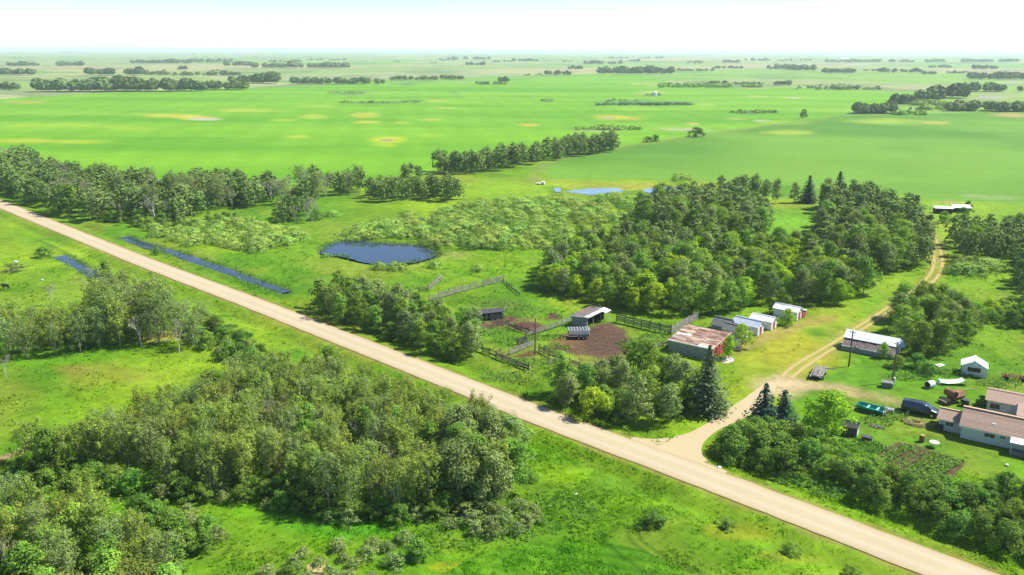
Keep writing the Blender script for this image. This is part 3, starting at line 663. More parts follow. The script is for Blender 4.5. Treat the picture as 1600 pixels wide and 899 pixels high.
def make_variant(kind, h, seed, n, ls, leaf, bark, stems=1, twiggy=0):
    rng = np.random.default_rng(seed); rr = random.Random(seed)
    cs, C, Nn, tint = crown_points(kind, h, rng, n)
    S = ls * (.7 + .6 * rng.random(n)); V, Fq = quads_from(C, Nn, S, rng)
    crown = np_mesh('crown', V, Fq, L_[leaf], tint=np.repeat(tint, 4))
    m = MB(); k = h / 9.0
    for s in range(stems):
        a = rr.random() * 6.28; o = (0 if stems == 1 else .35 * k)
        p0 = Vector((math.cos(a) * o, math.sin(a) * o, -.15)); lean = Vector((math.cos(a), math.sin(a), 0)) * h * (.03 if stems == 1 else .10 * rr.random() + .03)
        top = Vector((0, 0, h * (.88 if kind != 'willow' and kind != 'shrub' else .6))) + lean
        pts = [p0.lerp(top, t) + Vector((rr.uniform(-1, 1), rr.uniform(-1, 1), 0)) * h * .012 * (0 < t < 1) for t in (0, .25, .5, .75, 1)]
        r = .013 * h if kind in ('aspen', 'poplar') else .016 * h
        if stems > 1: r *= .75
        m.tube(pts, [r, r * .85, r * .65, r * .4, r * .15], 6)
        nb = (7 if stems == 1 else 3) + twiggy * 5
        for j in range(nb):
            c = Vector(cs[rr.randrange(len(cs))]); t = min(.9, max(.2, c.z / h - .22)); b0 = p0.lerp(top, t)
            m.tube([b0, b0.lerp(c, .5) + Vector((0, 0, -.02 * h)), c], [r * .4, r * .26, r * .1], 4, cap=False)
    trunk = m.mesh('trunk', mt[bark])
    return trunk, crown
def make_spruce(h, R, seed, leaf, n=2600):
    rng = np.random.default_rng(seed)
    nw = int(h / .33); Cs = []; Ns = []
    for i in range(nw):
        z = .06 * h + (h * .94) * (i / nw); rr_ = R * (1 - z / h) ** .85 * (.85 + .3 * rng.random()) + .08; nb = max(5, int(11 * (1 - z / h)) + 5)
        for j in range(nb):
            a = 2.4 * i + 6.283 * j / nb + rng.random() * .4; L = rr_ * (.75 + .4 * rng.random()); m_ = max(3, int(L / .16))
            t = (np.arange(m_) + rng.random(m_)) / m_
            x = np.cos(a) * L * t; y = np.sin(a) * L * t; zz = z - .28 * L * t + .12 * L * t ** 3
            w_ = rng.normal(size=(m_, 2)) * .13 * L
            Cs.append(np.stack([x - np.sin(a) * w_[:, 0], y + np.cos(a) * w_[:, 0], zz + rng.normal(size=m_) * .05], 1))
            Ns.append(np.tile([np.cos(a) * .5, np.sin(a) * .5, .8], (m_, 1)) + rng.normal(size=(m_, 3)) * .35)
    C = np.concatenate(Cs); Nn = np.concatenate(Ns); S = .21 * (.7 + .6 * rng.random(len(C)))
    V, Fq = quads_from(C, Nn, S, rng, .6)
    crown = np_mesh('crown', V, Fq, L_[leaf], tint=np.repeat(rng.random(len(C)), 4))
    m = MB(); m.tube([(0, 0, -.1), (0, 0, h * .5), (0, 0, h * .98)], [.02 * h, .012 * h, .004 * h], 7)
    return m.mesh('trunk', mt['darkbark']), crown
def make_dead(h, seed, leafn=260):
    rr = random.Random(seed); rng = np.random.default_rng(seed); m = MB(); tips = []
    def grow(p, d, L, r, dep):
        q = p + d * L; mid = p.lerp(q, .5) + Vector((rr.uniform(-1, 1), rr.uniform(-1, 1), rr.uniform(-.3, .5))) * L * .09
        m.tube([p, mid, q], [r, r * .8, r * .55], 5 if dep > 1 else 4, cap=False)
        tips.append(q); tips.append(mid)
        if dep:
            for _ in range(rr.choice((2, 3, 3))):
                nd = (d + Vector((rr.uniform(-1, 1), rr.uniform(-1, 1), rr.uniform(-.1, .7))) * .75).normalized(); grow(p.lerp(q, rr.uniform(.55, 1)), nd, L * rr.uniform(.55, .8), r * .6, dep - 1)
    grow(Vector((0, 0, -.1)), Vector((rr.uniform(-.12, .12), rr.uniform(-.12, .12), 1)).normalized(), h * .36, .015 * h, 4)
    trunk = m.mesh('trunk', mt['bark'])
    tp = np.array([tuple(t) for t in tips if t.z > h * .3]); idx = rng.integers(0, len(tp), leafn)
    C = tp[idx] + rng.normal(size=(leafn, 3)) * .22; V, Fq = quads_from(C, rnd_dir(leafn, rng) + [0, 0, .5], .13 * (.7 + .6 * rng.random(leafn)), rng)
    return trunk, np_mesh('crown', V, Fq, L_['dead'], tint=np.repeat(rng.random(leafn), 4))

VAR = {}
def variants(key, fn, n): VAR[key] = [fn(i) for i in range(n)]
variants('aspen', lambda i: make_variant('aspen', 9.0, 100 + i, 3800, .135, 'aspen', 'bark', twiggy=1), 6)
variants('aspenstem', lambda i: make_variant('aspen', 9.0, 140 + i, 2100, .135, 'aspen', 'bark', stems=3, twiggy=1), 3)
variants('greyasp', lambda i: make_variant('aspen', 9.0, 160 + i, 2700, .135, 'grey', 'greybark', twiggy=1), 4)
variants('poplar', lambda i: make_variant('poplar', 9.0, 200 + i, 2900, .20, 'poplar', 'greybark'), 6)
variants('popgrey', lambda i: make_variant('poplar', 9.0, 240 + i, 2600, .20, 'grey', 'greybark', twiggy=1), 4)
variants('maple', lambda i: make_variant('maple', 7.0, 300 + i, 3000, .20, 'maple', 'darkbark'), 4)
variants('midpoplar', lambda i: make_variant('poplar', 9.0, 400 + i, 1100, .34, 'poplar', 'greybark'), 5)
variants('midgrey', lambda i: make_variant('poplar', 9.0, 440 + i, 1000, .33, 'grey', 'greybark'), 4)
variants('willow', lambda i: make_variant('willow', 2.6, 500 + i, 1700, .13, 'willow', 'greybark', stems=4), 5)
variants('shrub', lambda i: make_variant('shrub', 4.5, 600 + i, 2400, .17, 'shrub', 'darkbark', stems=4), 5)
variants('brush', lambda i: make_variant('shrub', 2.4, 640 + i, 900, .12, 'grey', 'greybark', stems=5, twiggy=1), 4)
variants('brightshrub', lambda i: make_variant('shrub', 3.6, 660 + i, 1900, .15, 'maple', 'darkbark', stems=4), 3)
variants('spruce', lambda i: make_spruce(7.0, 2.3, 700 + i, 'spruce'), 2)
variants('oldspruce', lambda i: make_spruce(10.5, 2.9, 720 + i, 'oldspruce'), 1)
variants('tallspruce', lambda i: make_spruce(10, 2.3, 740 + i, 'spruce'), 2)
variants('dead', lambda i: make_dead(8.0, 800 + i), 6)
BASEH = dict(aspen=9, aspenstem=9, greyasp=9, poplar=9, popgrey=9, maple=7, midpoplar=9, midgrey=9, willow=2.6, shrub=4.5, brush=2.4, brightshrub=3.6, spruce=7, oldspruce=10.5, tallspruce=10, dead=8)
NAME = dict(aspen='aspen_tree', aspenstem='aspen_tree', greyasp='aspen_tree', poplar='poplar_tree', popgrey='poplar_tree', maple='maple_tree', midpoplar='poplar_tree', midgrey='poplar_tree',
            willow='willow_bush', shrub='shrub', brush='brush_shrub', brightshrub='shrub', spruce='spruce_tree', oldspruce='spruce_tree', tallspruce='spruce_tree', dead='dead_tree')
DESC = dict(aspen='olive green aspen', aspenstem='many stemmed white aspen', greyasp='thin grey green aspen', poplar='full dark green poplar', popgrey='dull grey green poplar', maple='bright yellow green maple',
            midpoplar='dark green poplar', midgrey='grey green poplar', willow='round sage green willow bush', shrub='dark leafy shrub', brush='low grey twiggy brush', brightshrub='bright green shrub', spruce='blue green spruce',
            oldspruce='tall greyish old spruce', tallspruce='tall dark spruce', dead='nearly leafless pale tree')
rt_ = random.Random(5); QUEUE = []
def plant(kind, x, y, h, where, single=None, wide=1.0, box=None):
    QUEUE.append(dict(kind=kind, x=x, y=y, h=h, where=where, single=single, wide=wide, box=box, v=rt_.randrange(len(VAR[kind])), rz=rt_.random() * 6.28, sx=rt_.uniform(.9, 1.15), sy=rt_.uniform(.9, 1.15)))
LOWLEAF = {}
def plant_all():
    """the 290 largest of each kind in the picture become trees of their own, the rest one woodland mesh"""
    by = {}
    for q in QUEUE: by.setdefault(NAME[q['kind']], []).append(q)
    for name, qs in by.items():
        qs.sort(key=lambda q: (q['single'] is None, -q['h'] / math.hypot(q['x'], q['y'])))
        for q in qs[:292]: plant_one(name, q)
        rest = qs[292:]
        print('KIND', name, len(qs))
        if rest:
            Vs = []; Ts = []
            for q in rest:
                kd = q['kind']
                if kd not in LOWLEAF:
                    rng = np.random.default_rng(33 + len(LOWLEAF)); cs, C, Nn, tint = crown_points('poplar', 9.0, rng, 430)
                    V, _ = quads_from(C, Nn, .46 * (.7 + .6 * rng.random(430)), rng); LOWLEAF[kd] = (V, tint)
                V, tint = LOWLEAF[kd]; k = q['h'] / 9.0; a = q['rz']; w_ = V * np.array([k * q['wide'] * q['sx'], k * q['wide'] * q['sy'], k])
                x = w_[:, 0] * math.cos(a) - w_[:, 1] * math.sin(a); y = w_[:, 0] * math.sin(a) + w_[:, 1] * math.cos(a)
                Vs.append(np.stack([x + q['x'], y + q['y'], w_[:, 2]], 1)); Ts.append(np.clip(np.repeat(tint, 4) * .6 + rt_.uniform(0, .4), 0, 1))
            V = np.concatenate(Vs); me = np_mesh('woodland', V, np.arange(len(V)).reshape(-1, 4), L_['farpoplar'], tint=np.concatenate(Ts))
            tag(obj('woodland', me), 'farther trees of the woods that read as one mass', kind='stuff')
def plant_one(name, q):
    kind = q['kind']; v = VAR[kind][q['v']]; s = q['h'] / BASEH[kind]; wide = q['wide']
    lab = q['single']
    if not lab:
        x0, x1, y0, y1, h0, h1 = q['box']; px, py = P(np.array(q['x']), np.array(q['y'])); tx = (px - x0) / (x1 - x0 + 1e-6); ty = (py - y0) / (y1 - y0 + 1e-6); th = (q['h'] - h0) / (h1 - h0 + 1e-6)
        sz = 'short' if th < .33 else 'tall' if th > .67 else ''
        ps = (['back', '', 'front'][min(2, int(ty * 3))] + ' ' + ['left', '', 'right'][min(2, int(tx * 3))]).strip()
        ps = 'in the middle' if not ps else ps if ' ' in ps else {'back': 'back row', 'front': 'front row', 'left': 'left side', 'right': 'right side'}[ps]
        lab = f"{sz} {DESC[kind]}, {ps}, {q['where']}".strip()
    o = empty(name, (q['x'], q['y'], float(ground_z(q['x'], q['y']))), q['rz'], lab, {'willow_bush': 'bush', 'shrub': 'shrub', 'brush_shrub': 'shrub'}.get(name, 'tree'), None if q['single'] else f"{DESC[kind]} group {q['where']}"[:90])
    o.scale = (s * wide * q['sx'], s * wide * q['sy'], s)
    stem = 'stem' if kind in ('willow', 'shrub', 'brush', 'brightshrub') else 'trunk'
    obj(stem, v[0], o); obj('foliage' if stem == 'stem' else 'crown', v[1], o)
ALLT = []
def scatter(poly, spacing, seed, avoid=None, maxn=400, own=.75):
    w_ = W2(poly); xs = [p[0] for p in w_]; ys = [p[1] for p in w_]; R = random.Random(seed); out = []
    area = (max(xs) - min(xs)) * (max(ys) - min(ys)); tries = int(area / spacing ** 2 * 14) + 200
    for _ in range(tries):
        x = R.uniform(min(xs), max(xs)); y = R.uniform(min(ys), max(ys))
        if not inside(np.array([x]), np.array([y]), w_)[0]: continue
        if avoid and any(inside(np.array([x]), np.array([y]), a)[0] for a in avoid): continue
        sp = spacing * R.uniform(.75, 1.2)
        if all((x - a) ** 2 + (y - b) ** 2 > sp * sp for a, b in out):
            out.append((x, y))
            if len(out) >= maxn: break
    return out
def flush(todo, where, wf):
    if not todo: return
    qx, qy = P(np.array([t[1] for t in todo]), np.array([t[2] for t in todo]))
    for t in todo:
        hs = [u[3] for u in todo if u[0] == t[0]]
        plant(*t, where, wide=wf(), box=(qx.min(), qx.max(), qy.min(), qy.max(), min(hs), max(hs)))
def grove(poly, spacing, seed, mix, hr, where, avoid=None, wide=1.0, edge=None):
    R = random.Random(seed * 7 + 1); pts = scatter(poly, spacing, seed, [W2(a) for a in avoid] if avoid else None)
    kinds = [k for k, w_ in mix]; ws = [w_ for k, w_ in mix]
    todo = []
    for x, y in pts:
        k = R.choices(kinds, ws)[0]
        hh = R.uniform(*hr) * (.75 if k in ('maple',) else .45 if k in ('shrub', 'brightshrub') else .3 if k in ('brush', 'willow') else 1)
        todo.append((k, x, y, hh))
    flush(todo, where, lambda: wide)
    return len(pts)

GAP = [[(392, 668), (470, 672), (455, 712), (400, 705)], [(120, 752), (170, 735), (260, 742), (250, 768), (170, 780)]]
grove([(30, 742), (60, 726), (140, 714), (200, 692), (260, 674), (320, 655), (380, 618), (440, 605), (500, 602), (560, 615), (600, 640), (650, 652), (700, 668), (745, 690), (792, 715), (800, 740), (798, 778), (760, 782), (720, 792), (660, 800), (600, 806), (520, 806), (470, 795), (400, 776), (340, 775), (260, 772), (200, 765), (130, 748), (60, 748)],
      2.15, 1, [('aspen', 6), ('greyasp', 3), ('aspenstem', 3), ('poplar', .8), ('dead', .9), ('shrub', 2.2)], (5.8, 8.3), 'in the large foreground grove', avoid=GAP, wide=.9)
grove([(60, 748), (130, 742), (200, 760), (260, 768), (340, 772), (400, 772), (470, 790), (520, 802), (600, 803), (660, 797), (720, 790), (765, 782), (770, 796), (720, 806), (660, 814), (600, 820), (520, 820), (460, 808), (400, 792), (340, 790), (260, 782), (200, 776), (130, 760)], 2.1, 71, [('shrub', 4), ('brush', 1.5)], (4.5, 7.5), 'along the front of the foreground grove')
grove([(730, 700), (800, 715), (808, 775), (770, 792), (700, 790), (690, 740)], 3.0, 2, [('poplar', 1), ('popgrey', 1.6)], (7.2, 9.0), 'at the right tip of the foreground grove')
grove([(-70, 825), (20, 800), (70, 800), (140, 812), (190, 835), (215, 870), (260, 900), (285, 960), (270, 1020), (-80, 1020)], 2.6, 3, [('aspen', 4), ('poplar', 2), ('shrub', 3), ('greyasp', 1)], (5.5, 7.6), 'in the grove at the bottom left corner')
grove([(200, 812), (260, 800), (320, 810), (345, 840), (320, 868), (260, 880), (215, 850)], 2.3, 4, [('shrub', 3), ('brush', 2)], (5, 7.5), 'right of the bottom left grove', wide=1.1)
grove([(-10, 745), (60, 735), (130, 745), (140, 765), (60, 765), (-10, 760)], 2.4, 41, [('shrub', 1)], (5, 7), 'on the left tip of the foreground grove')
grove([(410, 905), (470, 870), (560, 850), (640, 845), (660, 880), (600, 910), (560, 960), (400, 960)], 2.4, 5, [('brush', 5), ('shrub', .3)], (3.2, 5.5), 'in the rough patch at the bottom edge', wide=1.3)
grove([(700, 800), (780, 790), (840, 800), (830, 835), (760, 840), (700, 830)], 2.2, 6, [('brush', 1)], (5, 7), 'below the foreground grove', wide=1.2)
# left middle grove
grove([(-40, 528), (60, 522), (150, 522), (165, 545), (100, 558), (-40, 566)], 3.3, 7, [('aspen', 2), ('greyasp', 2), ('shrub', 1.4)], (6, 8.5), 'in the left grove behind the clearing')
grove([(160, 500), (215, 492), (255, 500), (262, 520), (240, 548), (180, 548), (150, 535)], 3.2, 8, [('greyasp', 3), ('aspen', 2), ('dead', .7)], (9, 11.5), 'in the tall clump of the left grove')
grove([(262, 520), (300, 515), (310, 545), (270, 556)], 4.2, 81, [('greyasp', 1), ('dead', .6)], (7, 9), 'at the right end of the left grove')
grove([(295, 500), (330, 505), (380, 540), (410, 560), (400, 575), (350, 560), (300, 530)], 2.6, 9, [('shrub', 3), ('brush', 1)], (6, 8), 'in the shrub row beside the left grove')
# hedge trees on the far side of the road
grove([(492, 474), (530, 466), (590, 478), (650, 500), (710, 520), (748, 535), (752, 560), (715, 562), (670, 550), (615, 532), (560, 512), (505, 488)], 3.1, 10, [('poplar', 3), ('popgrey', 3), ('shrub', 1), ('aspenstem', .6)], (5.8, 7.8), 'in the tree belt by the pens')
# upper left wood
grove([(-60, 262), (40, 258), (60, 272), (130, 287), (190, 296), (260, 308), (330, 297), (400, 305), (470, 300), (560, 295), (575, 300), (520, 308), (470, 316), (400, 325), (330, 328), (305, 340), (250, 350), (170, 348), (100, 336), (50, 318), (0, 302), (-60, 285)],
      4.7, 11, [('midgrey', 4), ('midpoplar', 2.5), ('dead', 3), ('greyasp', 3), ('shrub', 2)], (8, 11.5), 'in the long upper left wood', wide=1.15)
grove([(150, 345), (250, 346), (300, 345), (370, 340), (370, 352), (300, 360), (200, 356)], 4.6, 12, [('shrub', 1)], (6, 9), 'along the upper left wood')
grove([(425, 345), (470, 335), (505, 338), (500, 348), (460, 352), (430, 352)], 4.2, 13, [('midgrey', 2), ('dead', 1.4), ('shrub', 1)], (7, 9), 'in the small clump above the willows')
grove([(575, 306), (610, 302), (645, 306), (640, 314), (600, 316), (580, 314)], 4.6, 14, [('midpoplar', 1), ('midgrey', 1)], (7, 9), 'in the left one of two round clumps')
grove([(648, 306), (690, 303), (722, 308), (718, 315), (680, 317), (650, 314)], 4.6, 15, [('midpoplar', 1), ('midgrey', 1)], (7, 9.5), 'in the right one of two round clumps')
grove([(618, 278), (640, 274), (660, 276), (655, 281), (630, 283)], 5, 16, [('midpoplar', 1)], (5, 7), 'in the little bluff at the crop edge')
grove([(680, 268), (720, 265), (790, 256), (850, 246), (910, 236), (966, 231), (968, 235), (920, 243), (860, 252), (800, 264), (740, 273), (690, 273)], 6.2, 17, [('midgrey', 1), ('midpoplar', 1)], (9, 11.5), 'in the strip between the crop fields', wide=1.2)
# middle groves behind the yard
grove([(846, 440), (858, 420), (890, 402), (940, 388), (1000, 382), (1060, 385), (1120, 392), (1180, 398), (1240, 405), (1290, 420), (1340, 440), (1350, 462), (1310, 476), (1275, 478), (1235, 474), (1180, 478), (1140, 490), (1090, 497), (1040, 492), (990, 486), (940, 476), (890, 466), (855, 455)],
      3.6, 18, [('poplar', 5), ('popgrey', 2.5), ('maple', 5), ('dead', .25)], (6.8, 9.3), 'in the big grove behind the sheds')
grove([(1000, 345), (1030, 330), (1080, 322), (1140, 325), (1190, 340), (1200, 368), (1160, 388), (1100, 385), (1040, 375), (1005, 362)], 4.3, 19, [('popgrey', 3), ('poplar', 2)], (8, 10.5), 'in the upper part of the middle grove')
grove([(1272, 398), (1282, 362), (1285, 325), (1330, 322), (1385, 335), (1425, 350), (1448, 375), (1452, 400), (1440, 425), (1400, 430), (1340, 425), (1290, 410)], 4.3, 20, [('poplar', 5), ('popgrey', 2), ('shrub', .5)], (7.5, 10.5), 'in the grove left of the curving track')
0 and grove([(1200, 312), (1270, 310), (1272, 318), (1205, 322)], 6, 21, [('tallspruce', 2), ('popgrey', 1.3)], (8, 10.5), 'in the spaced row above the middle grove', wide=1.6)
grove([(1120, 300), (1200, 300), (1200, 312), (1120, 316)], 5.5, 22, [('midpoplar', 2), ('shrub', 1)], (6, 9), 'by the thin slough pool')
grove([(1486, 382), (1540, 366), (1620, 360), (1660, 400), (1600, 412), (1540, 414), (1495, 408)], 4.4, 23, [('poplar', 3), ('popgrey', 2), ('maple', .6)], (6.5, 9), 'in the right edge wood beyond the track')
grove([(1588, 412), (1660, 400), (1700, 520), (1620, 520), (1592, 470)], 4, 24, [('poplar', 1)], (6, 8), 'down the right edge of the photo')
grove([(1402, 500), (1430, 488), (1480, 492), (1510, 512), (1512, 535), (1480, 552), (1440, 565), (1412, 556), (1402, 530)], 3.4, 25, [('poplar', 4), ('maple', .8), ('popgrey', 1)], (6.5, 8.5), 'in the clump behind the broken shed')
grove([(1500, 495), (1560, 488), (1610, 500), (1600, 512), (1540, 512), (1505, 510)], 3.4, 26, [('shrub', 2), ('brightshrub', 1)], (6, 8.5), 'in the bush line right of the shed clump')
# yard hedge
grove([(1132, 712), (1150, 692), (1175, 680), (1215, 686), (1262, 700), (1290, 716), (1285, 742), (1240, 742), (1180, 728)], 2.5, 27, [('shrub', 1)], (7, 9.5), 'at the inner corner of driveway and road')
grove([(1295, 742), (1330, 738), (1370, 752), (1400, 764), (1450, 780), (1510, 782), (1560, 776), (1640, 785), (1700, 800), (1700, 905), (1600, 868), (1540, 848), (1480, 828), (1400, 800), (1340, 775), (1300, 758)], 2.5, 28, [('shrub', 1)], (5.5, 8.3), 'in the hedge between road and garden')
# clump between yard and road
grove([(852, 622), (880, 612), (930, 605), (985, 588), (1030, 600), (1068, 622), (1088, 645), (1040, 660), (985, 662), (930, 652), (880, 640)], 2.9, 29, [('shrub', 4), ('poplar', 2), ('popgrey', 1.4)], (6, 8.2), 'in the clump between mud yard and road')
S_ = lambda k, px, py, h, lab, wide=1: plant(k, G(px, py).x, G(px, py).y, h, '', single=lab, wide=wide)
S_('oldspruce', 1103, 642, 11.2, 'tall greyish old spruce in front of the rusty roofed barn', 1.4)
S_('spruce', 1192, 668, 7.3, 'left one of two blue green spruces beside the driveway', 1.35)
S_('spruce', 1222, 668, 6.2, 'right, shorter one of two blue green spruces beside the driveway', 1.35)
S_('maple', 1290, 682, 7.6, 'broad bright green maple between driveway spruces and green boat', 1.15)
S_('maple', 1005, 480, 8.2, 'very large bright lime tree at the front of the big grove', 1.25)
S_('maple', 868, 452, 6.5, 'bright tree at the left corner of the big grove', 1.1)
S_('maple', 1090, 415, 8, 'bright topped tree near the middle of the big grove', 1.1)
S_('maple', 1235, 415, 7.5, 'bright topped tree at the back right of the big grove', 1.1)
S_('maple', 930, 430, 7, 'bright topped tree at the back left of the big grove', 1.1)
for i, (a, b, h_) in enumerate([(1212, 317, 9.5), (1240, 317, 8), (1262, 317, 10.5), (1290, 326, 11.5), (1308, 322, 13), (1330, 326, 11)]):
    S_('tallspruce' if i in (2, 4) else 'popgrey', a, b, h_, ['leftmost', 'second', 'third', 'fourth', 'fifth and tallest', 'rightmost'][i] + ' of the tall dark trees along the top of the middle grove', 1.7 if i in (2, 4) else .75)
S_('maple', 1138, 560, 4.5, 'small bright tree hiding the corner of the rusty roofed barn', .8)
S_('maple', 1158, 543, 4.8, 'small leafy tree in front of the row of little sheds', .95)
S_('brightshrub', 925, 650, 5.2, 'bright lime shrub at the road edge of the yard clump', 1.2)
S_('brightshrub', 1050, 640, 4.0, 'small bright shrub left of the tall old spruce', 1)
S_('poplar', 1008, 590, 7.6, 'single dark poplar standing above the mud yard', .9)
S_('shrub', 1020, 820, 2.0, 'lone round shrub in the foreground meadow below the road', 1.3)
S_('shrub', 1135, 822, 1.3, 'low wide shrub patch right of the lone meadow shrub', 1.7)
S_('shrub', 1237, 862, 1.5, 'low shrub near the bottom right meadow', 1.3)
S_('shrub', 1330, 893, 1.3, 'small shrub at the bottom edge below the road', 1.3)
S_('shrub', 828, 750, 1.6, 'small shrub just right of the foreground grove', 1.2)
S_('brightshrub', 1140, 712, 3.0, 'bright shrub at the tip of the driveway corner', 1.1)
S_('maple', 1380, 560, 3.2, 'young green tree against the broken white roofed shed', .7)
S_('shrub', 1400, 575, 2.4, 'shrub at the near corner of the broken white roofed shed', 1.2)
S_('shrub', 1430, 575, 2.8, 'shrub between utility pole and clump behind it', 1.2)
S_('shrub', 1450, 585, 2.2, 'low shrub left of the white hut beyond the drum', 1.2)
S_('brightshrub', 1230, 508, 3.6, 'bright shrub between the two farthest little sheds', .8)
S_('shrub', 1222, 490, 4.5, 'dark shrub behind the gap in the little sheds', .9)
S_('dead', 83, 478, 6.0, 'bare white dead tree above the left grove')
S_('dead', 145, 480, 5.2, 'short bare dead tree left of the tall clump')
S_('dead', 10, 590, 4.5, 'small bare dead tree at the left edge of the clearing')
S_('dead', 18, 900, 6.0, 'bare white branched tree in the bottom left corner')
S_('greyasp', 318, 515, 6.5, 'slim grey aspen standing alone by the shrub row')
S_('shrub', 245, 396, 2.2, 'small round shrub between road and ditch water', 1.1)
S_('shrub', 165, 420, 2.2, 'dark shrub beside the near ditch water', 1.3)
S_('shrub', 70, 402, 3.0, 'dark shrub near the far end of the near ditch water', 1.3)
S_('brush', 22, 425, 2.6, 'low grey bush by the white boulder in the left meadow', 1.8)
S_('shrub', 1088, 214, 6.5, 'round tree on the margin between the two crop fields', 1.4)
S_('shrub', 1256, 183.5, 7, 'small far tree on the margin between the crop fields', 1)
S_('shrub', 1012, 222, 3.6, 'left of the small bushes right of the tree strip', 1.6)
S_('shrub', 1024, 221, 4.2, 'right of the small bushes right of the tree strip', 1.2)
S_('willow', 1063, 281, 3.0, 'lone willow on the yellow grass by the dark green field', 1.6)
S_('shrub', 1503, 342, 4.2, 'left bush in front of the far white roofed huts', 1)
S_('shrub', 1475, 348, 4.0, 'bush beside the track below the far huts', 1)
S_('shrub', 1512, 331, 3.8, 'bush at the right end of the far white roofed huts', .8)
for i, (a, b) in enumerate([(405, 668), (414, 682), (424, 672), (430, 690), (440, 676), (452, 688), (462, 672), (396, 690)]):
    S_('dead', a, b, 6.6, 'bare white trunk ' + ['leftmost but one', 'left of centre', 'at the back', 'at the front', 'just right of centre', 'at the right front', 'at the far right', 'leftmost and lowest'][i] + ' in the gap of the foreground grove', .8)
for i, (a, b, n_) in enumerate([(268, 345, 'left'), (235, 340, 'middle'), (300, 338, 'right')]): S_('dead', a, b, 8.5, f'large pale bare tree at the front of the upper left wood, {n_} one', 1)
# willows
def willows(poly, spacing, seed, hr, where):
    R = random.Random(seed)
    flush([('willow', x, y, R.uniform(*hr)) for x, y in scatter(poly, spacing, seed)], where, lambda: R.uniform(1.1, 1.7))
willows([(540, 375), (560, 362), (620, 352), (680, 345), (720, 322), (780, 315), (860, 313), (930, 325), (960, 340), (930, 352), (880, 350), (900, 372), (880, 388), (840, 392), (760, 390), (700, 388), (660, 376), (600, 373)], 5.0, 31, (2.0, 3.3), 'in the willow thicket behind the pond')
willows([(930, 312), (985, 310), (1000, 322), (1000, 345), (960, 350), (940, 335)], 6, 32, (2.2, 3.4), 'right of the willow thicket')
willows([(255, 375), (300, 352), (380, 348), (420, 358), (470, 362), (470, 380), (440, 392), (380, 392), (330, 385)], 5.0, 33, (1.9, 3.1), 'in the patch between wood and pond')
willows([(225, 362), (290, 350), (280, 366), (240, 370)], 5, 34, (1.8, 2.6), 'at the head of the ditch water')
willows([(1490, 425), (1520, 410), (1545, 415), (1540, 430), (1500, 432)], 4.5, 35, (2, 3), 'in front of the right edge wood')
for i, (a, b, h_) in enumerate([(592, 421, 2.0), (616, 422, 2.2), (628, 420, 1.6), (678, 418, 2.1), (747, 423, 1.8), (636, 340, 2.6), (510, 402, 1.2), (520, 338, 2.2)]):
    S_('willow', a, b, h_, ['leftmost of three small willows below the pond', 'middle of three small willows below the pond', 'rightmost of three small willows below the pond', 'single willow right below the pond', 'single small willow left of the middle grove',
                            'lone willow on open grass above the thicket', 'tiny willow at the left shore of the pond', 'small willow right of the isolated clump'][i], 1.2)
plant_all()

# woods far off: each reads as one mass
def far_wood(x0, x1, yb, yt, i, depth=None, dens=1.0, low=False):
    rng = np.random.default_rng(900 + i)
    A = G(x0, yb); B = G(x1, yb); dist = A.length; hm = max(2.5, (yb - yt) * ((A.y * fw[1]) - (0 - H) * 0 + 0) / F * 1.0)
    hm = max(2.5, (yb - yt) * dist / F); wd = (B - A).length
    hm = min(hm, 20); need = (yb - yt)
    # depth so that the mass rises to yt in the picture
    dep = depth or min(max(wd * .35, 25), 160)
    n = int(min(900, max(12, (x1 - x0) * need * 1.1 * dens / 3)))
    t = rng.random(n); d = rng.random(n) ** 1.3 * dep * np.sin(np.clip(t, .03, .97) * math.pi) ** .5
    base = np.array([A.x, A.y])[None] * (1 - t)[:, None] + np.array([B.x, B.y])[None] * t[:, None]
    dirv = base / np.hypot(base[:, 0], base[:, 1])[:, None]
    base = base + dirv * d[:, None]
    hh = hm * (.35 + .75 * rng.random(n) ** 1.3) * (.6 + .55 * vnoise(t * 9 + i * 3.1, t * 0 + i, 1, 7, 2))
    gk = vnoise(t * 14 + i * 5.3, t * 0 + i, 1, 17, 1) > .3; base = base[gk]; hh = hh[gk]; t = t[gk]; n = len(hh)
    m = 26; rad = hh * (.42 if not low else .9)
    cc = np.repeat(np.concatenate([base, (hh * .52)[:, None]], 1), m, 0); dd = rnd_dir(n * m, rng); dd[:, 2] = np.abs(dd[:, 2]) * .9 - .25
    C = cc + dd * np.stack([np.repeat(rad, m), np.repeat(rad, m), np.repeat(hh * .52, m)], 1)
    S = np.repeat(rad, m) * (.26 + .2 * rng.random(n * m)); V, Fq = quads_from(C, dd + rng.normal(size=C.shape) * .35 + [0, 0, .2], S, rng, .75)
    me = np_mesh('distant_wood', V, Fq, L_['far'], tint=np.repeat(np.repeat(rng.random(n), m) * .6 + rng.random(n * m) * .4, 4))
    return tag(obj('distant_wood', me), None, kind='stuff')
